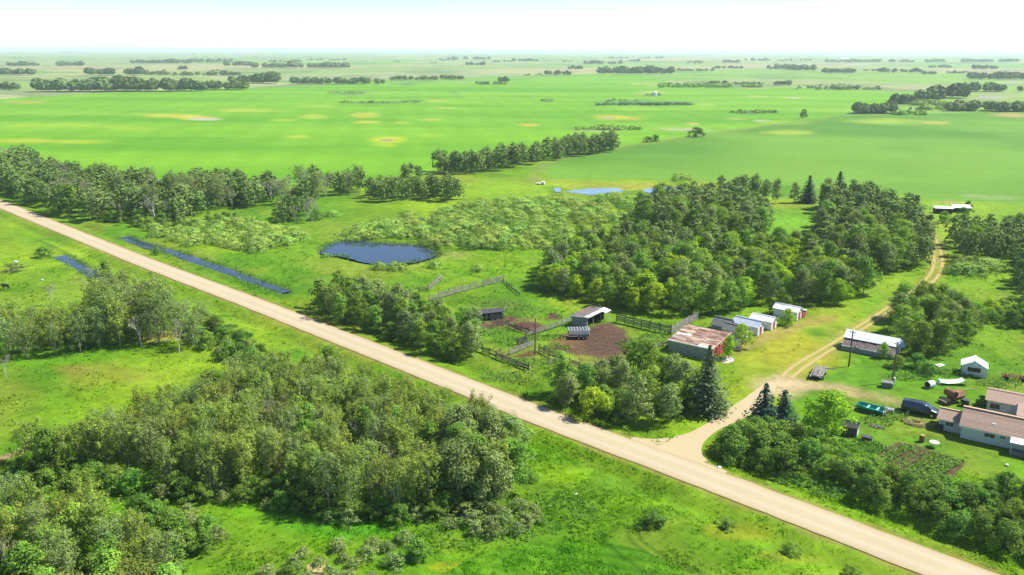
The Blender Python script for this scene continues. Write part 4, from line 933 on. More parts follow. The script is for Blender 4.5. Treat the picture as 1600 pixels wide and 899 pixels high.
FW = [(60, 170, 144, 124), (150, 270, 143.5, 122), (258, 320, 143, 125), (315, 385, 141, 128), (135, 222, 118, 106), (222, 270, 118, 110), (270, 320, 119, 112), (322, 375, 119, 111), (228, 302, 100, 91), (300, 365, 98.5, 91), (362, 410, 131, 119), (350, 400, 104, 96),
      (395, 475, 107, 90), (470, 545, 107, 94), (400, 432, 131, 112), (457, 530, 132, 120), (520, 600, 132, 121), (585, 598, 130, 123), (610, 656, 126, 118), (655, 683, 126, 118), (690, 726, 125, 116), (779, 794, 129, 120), (745, 792, 133, 127),
      (205, 226, 100, 93), (278, 292, 110, 102), (565, 582, 98, 96), (583, 594, 99.5, 97), (614, 629, 98, 94), (673, 682, 99, 96), (685, 712, 95, 90), (700, 765, 94, 85), (720, 758, 103, 96), (768, 800, 98, 93), (800, 842, 97, 89), (847, 860, 97, 94), (865, 893, 97, 93),
      (852, 892, 118, 110), (815, 827, 119, 115), (837, 848, 119, 114), (866, 872, 117, 110), (935, 975, 116, 104), (965, 1050, 116.5, 102), (888, 911, 109, 102), (905, 972, 101, 94), (970, 1000, 97, 92), (1052, 1085, 112, 107), (1088, 1115, 112, 106), (1115, 1160, 108, 102),
      (1070, 1100, 100, 95), (1104, 1137, 134, 124), (1030, 1060, 134, 129), (1130, 1192, 133, 128), (950, 990, 92, 88), (1000, 1040, 92, 88), (1075, 1100, 98, 94), (1130, 1160, 99, 92), (1165, 1200, 96, 89),
      (1210, 1236, 134, 126), (1245, 1300, 139, 134), (1290, 1372, 141, 134), (1200, 1245, 109, 100), (1232, 1275, 111, 100), (1285, 1335, 115, 107), (1305, 1335, 112, 107), (1350, 1372, 112, 107), (1375, 1440, 114, 107), (1440, 1462, 117, 111), (1452, 1486, 107, 101), (1520, 1558, 109, 102),
      (1480, 1512, 116, 111), (1512, 1560, 125, 113), (1550, 1610, 125, 113), (1290, 1330, 98, 92), (1325, 1430, 98, 91), (1445, 1540, 98, 88), (1530, 1620, 98, 89), (1200, 1270, 96, 92),
      (1334, 1400, 178, 163), (1395, 1428, 163, 147), (1385, 1398, 164, 157), (1434, 1470, 158, 141), (1455, 1508, 154, 134), (1500, 1595, 144, 131), (1480, 1560, 174, 159), (1556, 1620, 175, 161), (1420, 1446, 173, 168), (1583, 1610, 168, 158),
      (0, 55, 118, 108), (10, 60, 104, 95), (90, 130, 104, 96), (0, 30, 141, 130), (420, 470, 98, 93), (480, 540, 95, 91), (330, 350, 112, 108)]
for i, f in enumerate(FW): far_wood(*f, i=i)
rr9 = random.Random(77)
for i in range(150):
    yb = 80.5 + 16 * rr9.random() ** 1.5; xx = rr9.uniform(-60, 1660); wpx = rr9.uniform(10, 60)
    far_wood(xx, xx + wpx, yb, yb - rr9.uniform(.8, 2.4), 200 + i, dens=.8)
for i, (x0, x1, yb, yt) in enumerate([(513, 576, 146, 143.5), (530, 655, 161.5, 159.5), (930, 1040, 165, 161), (1000, 1085, 165, 161), (945, 995, 159, 157), (1005, 1040, 149.5, 147.5), (900, 1000, 203.5, 199.5), (1140, 1212, 177, 173.5), (847, 864, 159, 156), (1400, 1445, 180, 173), (1440, 1480, 172, 165), (1425, 1475, 165, 158), (1245, 1375, 141, 137), (1030, 1190, 137, 131), (1270, 1330, 134, 131)]):
    o = far_wood(x0, x1, yb, yt, 500 + i, dens=.8, low=True); o.name = 'slough_reeds'; o.data.materials[0] = L_['willow'] if i not in (2, 3) else L_['far']

# grass tufts and weeds over the nearer meadows
def tufts(n, r_lo, r_hi, seed, size, name, kk=5, dark=(1.35, 1.95)):
    rng = np.random.default_rng(seed)
    r = np.sqrt(rng.random(n) * (r_hi ** 2 - r_lo ** 2) + r_lo ** 2); th = np.radians(rng.uniform(-35, 35, n)); x = r * np.sin(th); y = r * np.cos(th)
    cl = vnoise(x, y, 4.5, 61); keep = rng.random(n) < np.clip((cl - .32) / .3, .12, 1)
    dr = seg_dist(x, y, ROAD); px, py = P(x, y)
    keep &= (dr > HALF + 1.0) & (seg_dist(x, y, TRACK) > 1.7) & (np.hypot(x - G(1222, 602).x, y - G(1222, 602).y) > 5) & (seg_dist(x, y, BRANCH) > 2)
    keep &= (seg_dist(x, y, DRIVE) > 3) & ~inside(px, py, MUD) & ~inside(px, py, GARDEN) & ~inside(px, py, CROP2) & ~inside(px, py, CROP1)
    keep &= ~inside(x, y, PONDW) & (seg_dist(x, y, DITCH1) > 1.6)
    yard = inside(px, py, [(1140, 560), (1260, 490), (1420, 440), (1380, 520), (1600, 600), (1600, 760), (1380, 700), (1290, 640), (1180, 640)])
    keep &= ~(yard & (rng.random(n) < .96))
    x = x[keep]; y = y[keep]; n = len(x); z = ground_z(x, y)
    c = ground_color(x, y) * rng.uniform(dark[0], dark[1], (n, 1)); s = size * rng.uniform(.6, 1.5, n) * (.6 + .8 * cl[keep])
    b = np.repeat(np.stack([x, y, z], 1), kk, 0); s5 = np.repeat(s, kk); nn = n * kk
    off = rng.normal(size=(nn, 3)) * s5[:, None] * .8; off[:, 2] = 0; b = b + off
    lean = rng.normal(size=(nn, 3)) * .45; lean[:, 2] = 1; lean /= np.linalg.norm(lean, axis=1)[:, None]
    side = np.cross(lean, rnd_dir(nn, rng)); side /= np.linalg.norm(side, axis=1)[:, None]
    hgt = (s5 * rng.uniform(.8, 1.6, nn))[:, None]; wv = (s5 * rng.uniform(.25, .5, nn))[:, None]
    V = np.stack([b - [0, 0, .05], b + lean * hgt * .6 + side * wv, b + lean * hgt, b + lean * hgt * .6 - side * wv], 1).reshape(-1, 3)
    me = np_mesh(name, V, np.arange(nn * 4).reshape(-1, 4), mt['tuft'], col=np.repeat(np.repeat(c, kk, 0), 4, 0))
    return tag(obj(name, me), None, kind='stuff')
m, n_, l_ = newmat('grass_blade'); at = N(n_, 'ShaderNodeAttribute', attribute_name='col'); df = N(n_, 'ShaderNodeBsdfDiffuse'); tr = N(n_, 'ShaderNodeBsdfTranslucent'); ms = N(n_, 'ShaderNodeMixShader'); ms.inputs[0].default_value = .5
nz_ = N(n_, 'ShaderNodeTexNoise'); nz_.inputs['Scale'].default_value = .5; sc_ = N(n_, 'ShaderNodeVectorMath', operation='SCALE'); ge_ = N(n_, 'ShaderNodeNewGeometry'); l_.new(ge_.outputs['Position'], nz_.inputs[0])
mr_ = N(n_, 'ShaderNodeMapRange'); mr_.inputs[3].default_value = .9; mr_.inputs[4].default_value = 1.5; l_.new(nz_.outputs[0], mr_.inputs[0])
l_.new(at.outputs['Color'], sc_.inputs[0]); l_.new(mr_.outputs[0], sc_.inputs['Scale'])
l_.new(sc_.outputs[0], df.inputs[0]); l_.new(sc_.outputs[0], tr.inputs[0]); l_.new(df.outputs[0], ms.inputs[1]); l_.new(tr.outputs[0], ms.inputs[2]); o_ = N(n_, 'ShaderNodeOutputMaterial'); l_.new(ms.outputs[0], o_.inputs[0])
mt['tuft'] = m
tufts(42000, 66, 130, 1, .17, 'meadow_grass', kk=5)
tufts(26000, 120, 260, 2, .23, 'meadow_grass', kk=4)
tufts(1500, 66, 240, 3, .22, 'meadow_weeds', kk=14, dark=(1.1, 1.6))

# ------------------------------------------------------------------ farm buildings and things
D2 = math.radians
def put(name, px, py, label, cat, rz=None, group=None, z=0.0):
    g = G(px, py); return empty(name, (g.x, g.y, z), RZ if rz is None else D2(rz), label, cat, group)
def slab(m, a, b, c, d, t):
    """quad a-b-c-d thickened by t along its normal"""
    a, b, c, d = map(Vector, (a, b, c, d)); n = (b - a).cross(d - a).normalized() * t
    if n.z < 0: n = -n
    return m.add([a, b, c, d, a + n, b + n, c + n, d + n], [(0, 3, 2, 1), (4, 5, 6, 7), (0, 1, 5, 4), (1, 2, 6, 5), (2, 3, 7, 6), (3, 0, 4, 7)])
def window(o, x0, x1, z0, z1, y, face='y', sgn=-1, frame='white'):
    """frame of four bars proud of the wall and a recessed pane; face 'y' = wall normal along y"""
    t = .07; m = MB()
    def bx(mm, a0, a1, c0, c1, d0, d1):
        p, q = sorted((y + sgn * d0, y + sgn * d1))
        mm.box(a0, a1, p, q, c0, c1) if face == 'y' else mm.box(p, q, a0, a1, c0, c1)
    bx(m, x0 - t, x1 + t, z0 - t, z0, 0, .07); bx(m, x0 - t, x1 + t, z1, z1 + t, 0, .07); bx(m, x0 - t, x0, z0, z1, 0, .07); bx(m, x1, x1 + t, z0, z1, 0, .07)
    xm = (x0 + x1) / 2; bx(m, xm - .02, xm + .02, z0, z1, 0, .05)
    w_ = m.build('window', mt[frame], o); p = MB(); bx(p, x0, x1, z0, z1, .004, .02); p.build('pane', mt['glass'], w_)
def door(o, x0, x1, z1, y, mat, face='y', sgn=-1):
    def bx(mm, a0, a1, c0, c1, d0, d1):
        p, q = sorted((y + sgn * d0, y + sgn * d1))
        mm.box(a0, a1, p, q, c0, c1) if face == 'y' else mm.box(p, q, a0, a1, c0, c1)
    m = MB(); bx(m, x0, x1, .05, z1, .01, .06); bx(m, x0 - .07, x0, .02, z1 + .07, 0, .04); bx(m, x1, x1 + .07, .02, z1 + .07, 0, .04); bx(m, x0, x1, z1 + .002, z1 + .07, 0, .04)
    d = m.build('door', mt[mat], o); h = MB(); bx(h, x1 - .14, x1 - .08, z1 * .48, z1 * .53, .062, .10); h.build('handle', mt['steel'], d)
def gable(o, x0, x1, y0, y1, hw, hr, wm, rm, ridge='x', over=.22, corr=True, rname='roof_slope', thick=.06):
    """closed gabled body; ridge along local x or y. Each roof slope is a part"""
    m = MB()
    if ridge == 'x':
        ym = (y0 + y1) / 2; m.prism([(y0, 0), (y1, 0), (y1, hw), (ym, hr), (y0, hw)], 'x', x0, x1); k = (hr - hw) / (ym - y0)
        sides = [((x0 - over, ym, hr), (x1 + over, ym, hr), (x1 + over, e, hw - k * over), (x0 - over, e, hw - k * over)) for e in (y0 - over, y1 + over)]
    else:
        xm = (x0 + x1) / 2; m.prism([(x0, 0), (x1, 0), (x1, hw), (xm, hr), (x0, hw)], 'y', y0, y1); k = (hr - hw) / (xm - x0)
        sides = [((xm, y0 - over, hr), (xm, y1 + over, hr), (e, y1 + over, hw - k * over), (e, y0 - over, hw - k * over)) for e in (x0 - over, x1 + over)]
    m.build('wall', mt[wm], o)
    for s_ in sides:
        r = MB(); a, b, c, d = [Vector(v) + Vector((0, 0, .015)) for v in s_]; slab(r, a, b, c, d, thick)
        if corr:
            nrib = max(4, int((b - a).length / .45)); n = (b - a).cross(d - a).normalized(); n = n if n.z > 0 else -n
            for i in range(nrib + 1):
                t = i / nrib; r.bar(a.lerp(b, t) + n * (thick + .015), d.lerp(c, t) + n * (thick + .015), .05, .035)
        r.build(rname, mt[rm], o)
    c_ = MB()
    if ridge == 'x': c_.bar((x0 - over - .02, ym, hr + thick + .05), (x1 + over + .02, ym, hr + thick + .05), .26, .05)
    else: c_.bar((xm, y0 - over - .02, hr + thick + .05), (xm, y1 + over + .02, hr + thick + .05), .26, .05)
    c_.build('ridge_cap', mt[rm], o)
# row of little sheds -------------------------------------------------
g_ = 'little gable roofed sheds in a row along the grove'
o = put('shed', 1137, 521, 'low shed with mossy grey roof half hidden beside the rusty roofed barn', 'shed', -40, g_); gable(o, -3.6, 0, 0, 3.0, 1.3, 2.5, 'greywall', 'greyroof', corr=False); door(o, 1.2, 2.1, 1.5, 0, 'wood', 'x', 1)
o = put('shed', 1160, 534, 'small white shed with dark roof, half hidden left of the pale blue roofed one', 'shed', -41, g_); gable(o, -4.4, 0, 0, 2.6, 1.75, 2.6, 'white', 'greyroof', corr=False); door(o, .9, 1.6, 1.55, 0, 'darkwood', 'x', 1)
o = put('shed', 1183.5, 525.5, 'white shed with long pale blue metal roof and red door', 'shed', -41, g_); gable(o, -5.4, 0, 0, 2.6, 1.85, 2.75, 'white', 'tin'); door(o, .95, 1.65, 1.6, 0, 'red', 'x', 1)
o = put('shed', 1204.5, 516.5, 'white roofed shed with red door, right of the pale blue roofed one', 'shed', -41, g_); gable(o, -4.6, 0, 0, 2.6, 1.8, 2.42, 'white', 'whitemetal'); door(o, .95, 1.65, 1.6, 0, 'red', 'x', 1)
o = put('shed', 1244.5, 501.5, 'farthest little white shed with red lean-to at the right end', 'shed', -41, g_); gable(o, -5.2, 0, 0, 2.7, 1.9, 2.6, 'white', 'whitemetal'); door(o, .95, 1.7, 1.6, 0, 'red', 'x', 1)
m = MB().prism([(2.72, 0), (4.5, 0), (4.5, 1.35), (2.72, 1.7)], 'x', -2.0, .15); m.build('lean_to', mt['red'], o); slab(MB(), (-2.2, 2.72, 1.74), (.35, 2.72, 1.74), (.35, 4.7, 1.36), (-2.2, 4.7, 1.36), .05).build('lean_to_roof', mt['whitemetal'], o)
# barn ----------------------------------------------------------------
o = put('barn', 1044, 549, 'low barn with rusty patched metal roof, grey long wall and red front', 'barn', -36)
L, W = 8.7, 8.4; h0, h1 = 2.35, 3.05
MB().prism([(0, 0), (W, 0), (W, h1), (0, h0)], 'x', 0, L - .06).build('wall', mt['greywall'], o)
MB().prism([(-.01, .0), (W + .01, .0), (W + .01, h1 - .01), (-.01, h0 - .01)], 'x', L - .058, L).build('front_wall', mt['red'], o)
for i in range(11): MB().box(.1 + i * .79, .16 + i * .79, -.04, .0, .1, h0 - .1).build('batten', mt['greywall'], o)
rs_ = random.Random(4)
rsm = {k: MB().box(0, 2.98, 0, .84, 0, .03).add([(x_, .82, .03) for x_ in (0, 2.98)] + [(x_, .82, .06) for x_ in (0, 2.98)] + [(x_, .78, .03) for x_ in (0, 2.98)], [(0, 1, 3, 2), (2, 3, 5, 4)]).mesh('roof_sheet', mt[k]) for k in ('rust', 'tin', 'fascia')}
sl_ = math.atan2(h1 - h0, W)
for i in range(10):
    for j in range(3):
        k = rs_.choices(['rust', 'tin', 'fascia'], [12, .5, 1.0])[0]; q = obj('roof_sheet', rsm[k], o, (-.15 + j * 3.0, -.2 + i * .87, h0 + .03 + (-.2 + i * .87) * math.tan(sl_) + rs_.uniform(0, .03)))
        q.rotation_euler = (sl_, 0, rs_.uniform(-.004, .004))
MB().bar((L + .12, -.25, h0 + .02), (L + .12, W + .3, h1 + .1), .1, .22).build('fascia', mt['fascia'], o); MB().bar((-.25, -.26, h0 - .05), (L + .1, -.26, h0 - .05), .06, .2).build('eave_board', mt['white'], o)
door(o, W * .42, W * .75, 2.1, L, 'red', 'x', 1)
MB().bar((L + .12, W * .4, 2.25), (L + .12, W * .98, 2.3), .07, .09).build('door_rail', mt['fascia'], o)
q = MB().box(L + .05, L + 2.2, W - .06, W, .1, 2.2); q.build('open_door', mt['white'], o)
for z_ in (.5, 1.7): MB().box(L + .08, L + 2.15, W - .1, W - .062, z_, z_ + .13).build('door_brace', mt['wood'], o)
o = tag(sheet('concrete_pad', [(1127, 562), (1135, 557), (1146, 561), (1144, 567), (1130, 568)], .06, mt['concrete'], (.5, .5, .5), 'pale concrete pad in the grass before the rusty roofed barn', kind='structure', jit=.1))
# open cattle shed ------------------------------------------------------
o = put('cattle_shed', 917, 513.5, 'open fronted cattle shed with white edged brown roof in the mud yard', 'shed', -36)
L, W = 3.6, 7.0; hf, hb = 2.45, 2.0         # x<0 is the left wall side, opening faces +x
MB().box(-L, 0, -.06, .0, 0, 2.3).build('side_wall', mt['greywall'], o); MB().box(-L - .07, -L, -.06, W, 0, 1.95).build('back_wall', mt['darkwood'], o); MB().box(-L, 0, W, W + .07, 0, 2.3).build('side_wall', mt['darkwood'], o)
MB().box(-L + .3, -.2, .1, W - .1, .0, .02).build('shade_toned_floor', mt['dark'], o)  # dirt floor in near-black, the shade under the roof put into its colour
for y_ in (.05, W * .36, W * .8, W - .05): MB().box(-.12, .02, y_ - .07, y_ + .07, 0, 2.38).build('post', mt['white' if y_ < 1 else 'wood'], o)
r = MB(); slab(r, (-L - .4, -.4, hb), (.5, -.4, hf), (.5, W + .4, hf), (-L - .4, W + .4, hb), .09); r.build('roof', mt['brownroof'], o)
for a, b in (((.52, -.42, hf + .06), (.52, W + .42, hf + .06)), ((-L - .42, -.44, hb + .06), (.52, -.44, hf + .06)), ((-L - .4, W + .44, hb + .06), (.5, W + .44, hf + .06))): MB().bar(a, b, .09, .2).build('roof_edge', mt['white'], o)
slab(MB(), (-.5, -.3, hf + .075 - .06), (.45, -.3, hf + .10), (.45, W + .3, hf + .10), (-.5, W + .3, hf + .015), .02).build('white_flashing', mt['whitemetal'], o)
slab(MB(), (-.3, W * .72, hf + .2), (1.5, W * .72, hf - .12), (1.5, W + .3, hf - .12), (-.3, W + .3, hf + .2), .05).build('awning', mt['whitemetal'], o); MB().box(1.25, 1.35, W * .95, W * .95 + .1, 0, 2.3).build('awning_post', mt['white'], o)
# low dark shelter ------------------------------------------------------
o = put('shelter', 753, 502, 'low dark collapsing board shelter beyond the roadside trees', 'shed', 8)
MB().box(-2.6, 0, 0, 1.8, 0, 1.35).build('left_stall', mt['darkwood'], o); slab(MB(), (-2.8, -.2, 1.38), (.1, -.2, 1.5), (.1, 2.0, 1.62), (-2.8, 2.0, 1.5), .06).build('roof', mt['greyroof'], o)
MB().box(.02, .1, 0, 2.6, 0, 1.5).build('partition', mt['darkwood'], o); MB().box(.1, 4.6, 2.6, 2.7, 0, 1.7).build('back_wall', mt['darkwood'], o)
for i in range(6): MB().box(1.9 + i * .02, 4.5, .6 + .02 * i, .66 + .02 * i, .1 + i * .2, .28 + i * .2).build('board', mt['brownroof' if i % 2 else 'wood'], o)
for x_ in (1.0, 1.85, 4.55): MB().box(x_, x_ + .12, .5, .62, 0, 1.5).build('post', mt['white' if x_ < 1.5 else 'wood'], o)
slab(MB(), (.15, .2, 1.5), (4.8, .4, 1.75), (4.9, 2.9, 1.9), (.15, 2.9, 1.65), .07).build('roof', mt['darkroof'], o)
# broken white roofed shed -----------------------------------------------
o = put('shed', 1396, 563, 'long shed with white upper roof, rotten brown lower roof and blue end', 'shed', -36)
L = 9.4; pr = [(0, 0), (5.0, 0), (5.0, 1.9), (3.4, 3.15), (1.8, 1.95), (0, 1.0)]
MB().prism(pr, 'x', -L, 0).build('wall', mt['greywall'], o); MB().prism([(.02, .02), (4.98, .02), (4.98, 1.9), (4.4, 2.5), (1.9, 1.9), (.02, .98)], 'x', .004, .05).build('end_wall', mt['greywall'], o)
r = MB(); slab(r, (-L - .2, 1.7, 2.0), (.2, 1.7, 2.0), (.2, 3.4, 3.21), (-L - .2, 3.4, 3.21), .07); r.build('roof_slope', mt['whitemetal'], o)
slab(MB(), (-L - .2, 3.42, 3.21), (.2, 3.42, 3.21), (.2, 5.2, 1.8), (-L - .2, 5.2, 1.8), .07).build('roof_slope', mt['whitemetal'], o)
slab(MB(), (.21, 2.0, 2.15), (1.0, 2.4, 1.9), (.3, 3.4, 3.17), (.2, 3.38, 3.21), .05).build('end_roof', mt['bluetin'], o); slab(MB(), (1.0, 2.4, 1.9), (1.0, 4.4, 1.9), (.3, 3.42, 3.17), (.3, 3.4, 3.17), .05).build('end_roof', mt['bluetin'], o)
MB().box(.06, .1, 2.2, 4.4, .9, 1.9).build('blue_panel', mt['bluetin'], o)
rs_ = random.Random(9)
for i in range(14):
    x_ = -L + i * .67
    if i in (10,): continue
    q = slab(MB(), (0, -.15, 0), (.66, -.15, 0), (.66, 1.85, 1.0), (0, 1.85, 1.0), .05).build('roof_board', mt['brownroof'], o, loc=(x_, 0, .98 + rs_.uniform(-.03, .07))); q.rotation_euler = (rs_.uniform(-.04, .03), 0, 0)
for x_, w_ in ((-L, 2.2), (-L + 3.3, 4.2)): MB().box(x_, x_ + w_, -.26, -.17, .92, 1.05).build('eave_board', mt['white'], o)
MB().bar((-L - .1, 1.55, 2.02), (-.6, 1.6, 2.0), .12, .12).build('beam', mt['darkwood'], o)
for i in range(9): MB().box(-L + .4 + i * 1.05, -L + .5 + i * 1.05, -.05, 0, .05, .95).build('batten', mt['greywall'], o)
MB().box(.052, .09, 4.3, 5.0, .1, 1.3).build('white_sheet', mt['white'], o)
# white hut ---------------------------------------------------------------
o = put('hut', 1540, 591, 'white hut with salmon side wall, dark window and flaking white roof', 'hut', -28)
gable(o, -3.9, 0, 0, 3.0, 1.75, 2.75, 'white', 'whitemetal', ridge='y', corr=False, over=.15); window(o, -2.9, -1.0, .85, 1.5, 0, 'y', -1, 'darkwood')
MB().box(.004, .03, .02, 2.98, .03, 1.66).build('side_wall', mt['salmon'], o); MB().box(-4.02, -3.86, -.05, .12, 0, 1.75).build('corner_board', mt['greyroof'], o)
rs_ = random.Random(3)
for i in range(9):
    t, y_ = rs_.uniform(.05, .45), rs_.uniform(1.0, 3.0); x_ = -1.95 + t * 1.95; z_ = 2.75 - t * 1.0 + .095
    q = MB().box(-.16, .16, -.12, .12, 0, .02).build('bare_patch', mt['salmon'], o, loc=(x_, y_, z_)); q.rotation_euler = (0, math.atan2(1.0, 1.95), rs_.uniform(-.5, .5))
# bungalow ------------------------------------------------------------------
o = put('bungalow', 1500, 684, 'long white bungalow with brown shingle roof and white patio awning', 'house', -34)
L, W = 18, 5.8; hw, hr = 2.2, 3.8
MB().prism([(0, 0), (W, 0), (W, hw), (W / 2, hr), (0, hw)], 'x', 0, L).build('wall', mt['siding'], o)
kk = (hr - hw) / (W / 2)
for sg, y_ in ((-1, -.45), (1, W + .45)):
    ym = W / 2; ncr = 9
    f_ = slab(MB(), (-.35, ym, hr + .03), (L + .3, ym, hr + .03), (L + .3, y_, hw - kk * .45 + .03), (-.35, y_, hw - kk * .45 + .03), .08).build('roof_slope', mt['shingle'], o)
    for i in range(ncr):   # shingle courses standing a little proud
        t0, t1 = i / ncr, (i + 1) / ncr; ya, yb = y_ + (ym - y_) * t0, y_ + (ym - y_) * t1; za, zb = hw - kk * .45 + .115 + (hr - hw + kk * .45) * t0, hw - kk * .45 + .115 + (hr - hw + kk * .45) * t1
        slab(MB(), (-.36, ya, za + .012), (L + .31, ya, za + .012), (L + .31, yb + sg * .0, zb), (-.36, yb, zb), .006).build('shingle_course', mt['shingle'], o)
MB().bar((-.4, W / 2, hr + .14), (L + .3, W / 2, hr + .14), .42, .1).build('ridge_cap', mt['fascia'], o)
MB().bar((-.36, -.48, hw - kk * .45 - .02), (L + .3, -.48, hw - kk * .45 - .02), .05, .18).build('gutter', mt['white'], o)
window(o, 3.0, 4.3, 1.05, 1.75, 0); window(o, 5.0, 5.6, 1.3, 1.7, 0); window(o, 8.2, 9.6, .95, 1.75, 0); window(o, 12, 13.4, .95, 1.75, 0); door(o, 10.3, 11.2, 1.95, 0, 'white')
p = MB(); p.prism([(1.3, 0), (5.0, 0), (5.0, 1.8), (3.15, 2.75), (1.3, 1.8)], 'x', -3.2, -.003); p.build('porch_wall', mt['siding'], o)
for y_ in (1.0, 5.3): slab(MB(), (-3.5, 3.15, 2.8), (-.37, 3.15, 2.8), (-.37, y_, 1.7), (-3.5, y_, 1.7), .07).build('porch_roof', mt['shingle'], o)
MB().bar((-3.52, 3.15, 2.9), (-.38, 3.15, 2.9), .3, .08).build('porch_ridge_cap', mt['fascia'], o); window(o, -2.2, -1.2, .9, 1.5, 1.3)
a_ = slab(MB(), (6.3, -.5, 2.05), (13.5, -.5, 2.05), (13.5, -2.0, 1.8), (6.3, -2.0, 1.8), .06).build('awning', mt['whitemetal'], o); a_ = slab(MB(), (9.4, -2.02, 1.86), (16, -2.02, 1.86), (16, -3.7, 1.6), (9.4, -3.7, 1.6), .06).build('awning', mt['whitemetal'], o)
for x_, y_ in ((6.5, -1.9), (9.5, -3.6), (12.5, -3.6), (15.8, -3.6)): MB().box(x_, x_ + .1, y_, y_ + .1, 0, 1.8 if y_ > -2 else 1.6).build('awning_post', mt['white'], o)
for z_ in (.35, .6, .85): MB().bar((6.6, -2.3, z_), (9.4, -2.5, z_), .05, .08).build('deck_rail', mt['wood'], o)
MB().box(6.4, 16, -2.2, -.05, .05, .22).build('deck', mt['wood'], o)
MB().box(3.7, 4.15, .9, 1.2, 2.55, 2.95, rx=.5).build('roof_vent', mt['white'], o)
m = MB().tube([(10.2, .9, 2.7), (10.2, .9, 3.9)], .12, 8); m.tube([(10.2, .9, 3.9), (10.2, .9, 4.05)], .2, 8); m.build('stove_pipe', mt['darkroof'], o)
MB().box(9.9, 10.5, .6, 1.2, 2.6, 3.05).build('pipe_base', mt['tin'], o)
o = put('garage', 1540, 644, 'second brown roofed building with black chimney behind the bungalow', 'house', -33)
gable(o, 0, 15, 0, 5.4, 2.2, 2.95, 'siding', 'shingle', corr=False, over=.35); window(o, .5, 1.7, .9, 1.6, 0, frame='wood'); door(o, 2.4, 3.2, 1.9, 0, 'white')
MB().box(4.4, 14.8, -3.9, -.05, 0, 2.1).build('annex_wall', mt['siding'], o); slab(MB(), (4.1, -4.2, 2.0), (15.3, -4.2, 2.0), (15.3, .2, 2.45), (4.1, .2, 2.45), .09).build('annex_roof', mt['shingle'], o)
m = MB().box(6.5, 6.95, 1.7, 2.1, 2.3, 3.9); m.box(6.42, 7.03, 1.62, 2.18, 3.9, 4.0); m.build('chimney', mt['darkroof'], o)
# dark little outhouse in the yard
o = put('outhouse', 1338, 684, 'little dark brown outhouse with black roof and white end, left of the garden', 'shed', -30)
gable(o, -2.3, 0, 0, 1.7, 1.45, 2.0, 'darkwood', 'darkroof', corr=False, over=.15); MB().box(.004, .04, .03, 1.67, .05, 1.5).build('end_panel', mt['white'], o)
o = put('crate', 1357, 691, 'dark low crate beside the little outhouse', 'crate', -25)
MB().box(-1.0, .4, 0, .9, 0, .6).build('box', mt['darkwood'], o); MB().box(-1.05, .45, -.05, .95, .6, .66, ry=.05).build('lid', mt['darkroof'], o)
# far huts --------------------------------------------------------------
for i, (a, b, lb) in enumerate([(1461, 334, 'left white roofed open hut at the edge of the dark green field'), (1488, 332, 'right white roofed open hut at the edge of the dark green field')]):
    o = put('hut', a, b, lb, 'hut', -8, 'far white roofed huts')
    MB().box(0, 5.6, 2.4, 2.5, 0, 1.6).build('back_wall', mt['darkwood'], o)
    for x_ in (0, 1.8, 3.7, 5.5): MB().box(x_, x_ + .12, 0, .12, 0, 1.9).build('post', mt['darkwood'], o)
    for x_ in (-.02, 5.54): MB().box(x_, x_ + .08, .13, 2.39, 0, 1.6).build('side_wall', mt['darkwood'], o)
    if i == 0: slab(MB(), (-.3, -.4, 1.9), (6, -.4, 1.9), (5.8, 2.9, 2.2), (-.1, 2.9, 2.2), .07).build('roof', mt['whitemetal'], o)
    else:
        slab(MB(), (-.3, -.5, 1.7), (6, -.5, 1.7), (6, 1.2, 2.6), (-.3, 1.2, 2.6), .06).build('roof', mt['whitemetal'], o); slab(MB(), (-.3, 1.22, 2.6), (6, 1.22, 2.6), (6, 2.9, 1.8), (-.3, 2.9, 1.8), .06).build('roof', mt['whitemetal'], o)
o = put('shed', 1366, 327, 'teal roofed shed glimpsed between the trees by the track', 'shed', -15); gable(o, 0, 5.5, 0, 3.5, 3.0, 4.2, 'white', 'teal')
o = put('boathouse', 838, 289, 'tiny white open trailer by the slough corner of the field', 'trailer', -10)
MB().box(0, 3.5, 0, 1.5, .5, .7).build('bed', mt['white'], o); MB().box(2.2, 3.4, .1, 1.4, .702, 1.3).build('box', mt['whitemetal'], o)
for x_ in (.8, 2.7): MB().tube([(x_, -.12, .35), (x_, .04, .35)], .35, 12).build('wheel', mt['black'], o)
o.name = 'farm_trailer'
o = put('farmhouse', 1313, 97, 'tiny white farmhouse on the horizon at the right', 'house', -20); gable(o, 0, 36, 0, 26, 14, 24, 'white', 'whitemetal', corr=False)
o = put('grain_bin', 1023, 149.5, 'tiny white grain bin in the middle of the big green field', 'bin'); MB().tube([(0, 0, 0), (0, 0, 4)], 2.4, 16).build('bin_wall', mt['white'], o); MB().tube([(0, 0, 4.003), (0, 0, 5.4)], [2.6, .3], 16).build('bin_roof', mt['whitemetal'], o)
# poles -------------------------------------------------------------------
def pole(px, py, h, lab, arm=True, lamp=False, lean=0):
    o = put('utility_pole', px, py, lab, 'pole', -34, 'wooden poles in the yard'); MB().tube([(0, 0, -.2), (lean * .5, 0, h * .5), (lean, 0, h)], [.15, .13, .10], 9).build('shaft', mt['pole'], o)
    if lamp:
        m = MB().tube([(0, -.28, h * .38), (0, -.28, h * .62)], .17, 10); m.build('transformer', mt['steel'], o)
    if arm:
        MB().bar((lean - .5, 0, h - .35), (lean + .5, 0, h - .35), .08, .1).build('crossarm', mt['pole'], o)
        for x_ in (-.42, .42): MB().tube([(lean + x_, 0, h - .3), (lean + x_, 0, h - .12)], .045, 7).build('insulator', mt['white'], o)
pole(836, 555, 7.3, 'bare wooden pole standing between the cattle pens', arm=False)
pole(1326, 574, 7.0, 'wooden utility pole left of the broken white roofed shed')
pole(1394, 598, 7.4, 'wooden utility pole in front of the blue end of the broken shed', lamp=False)
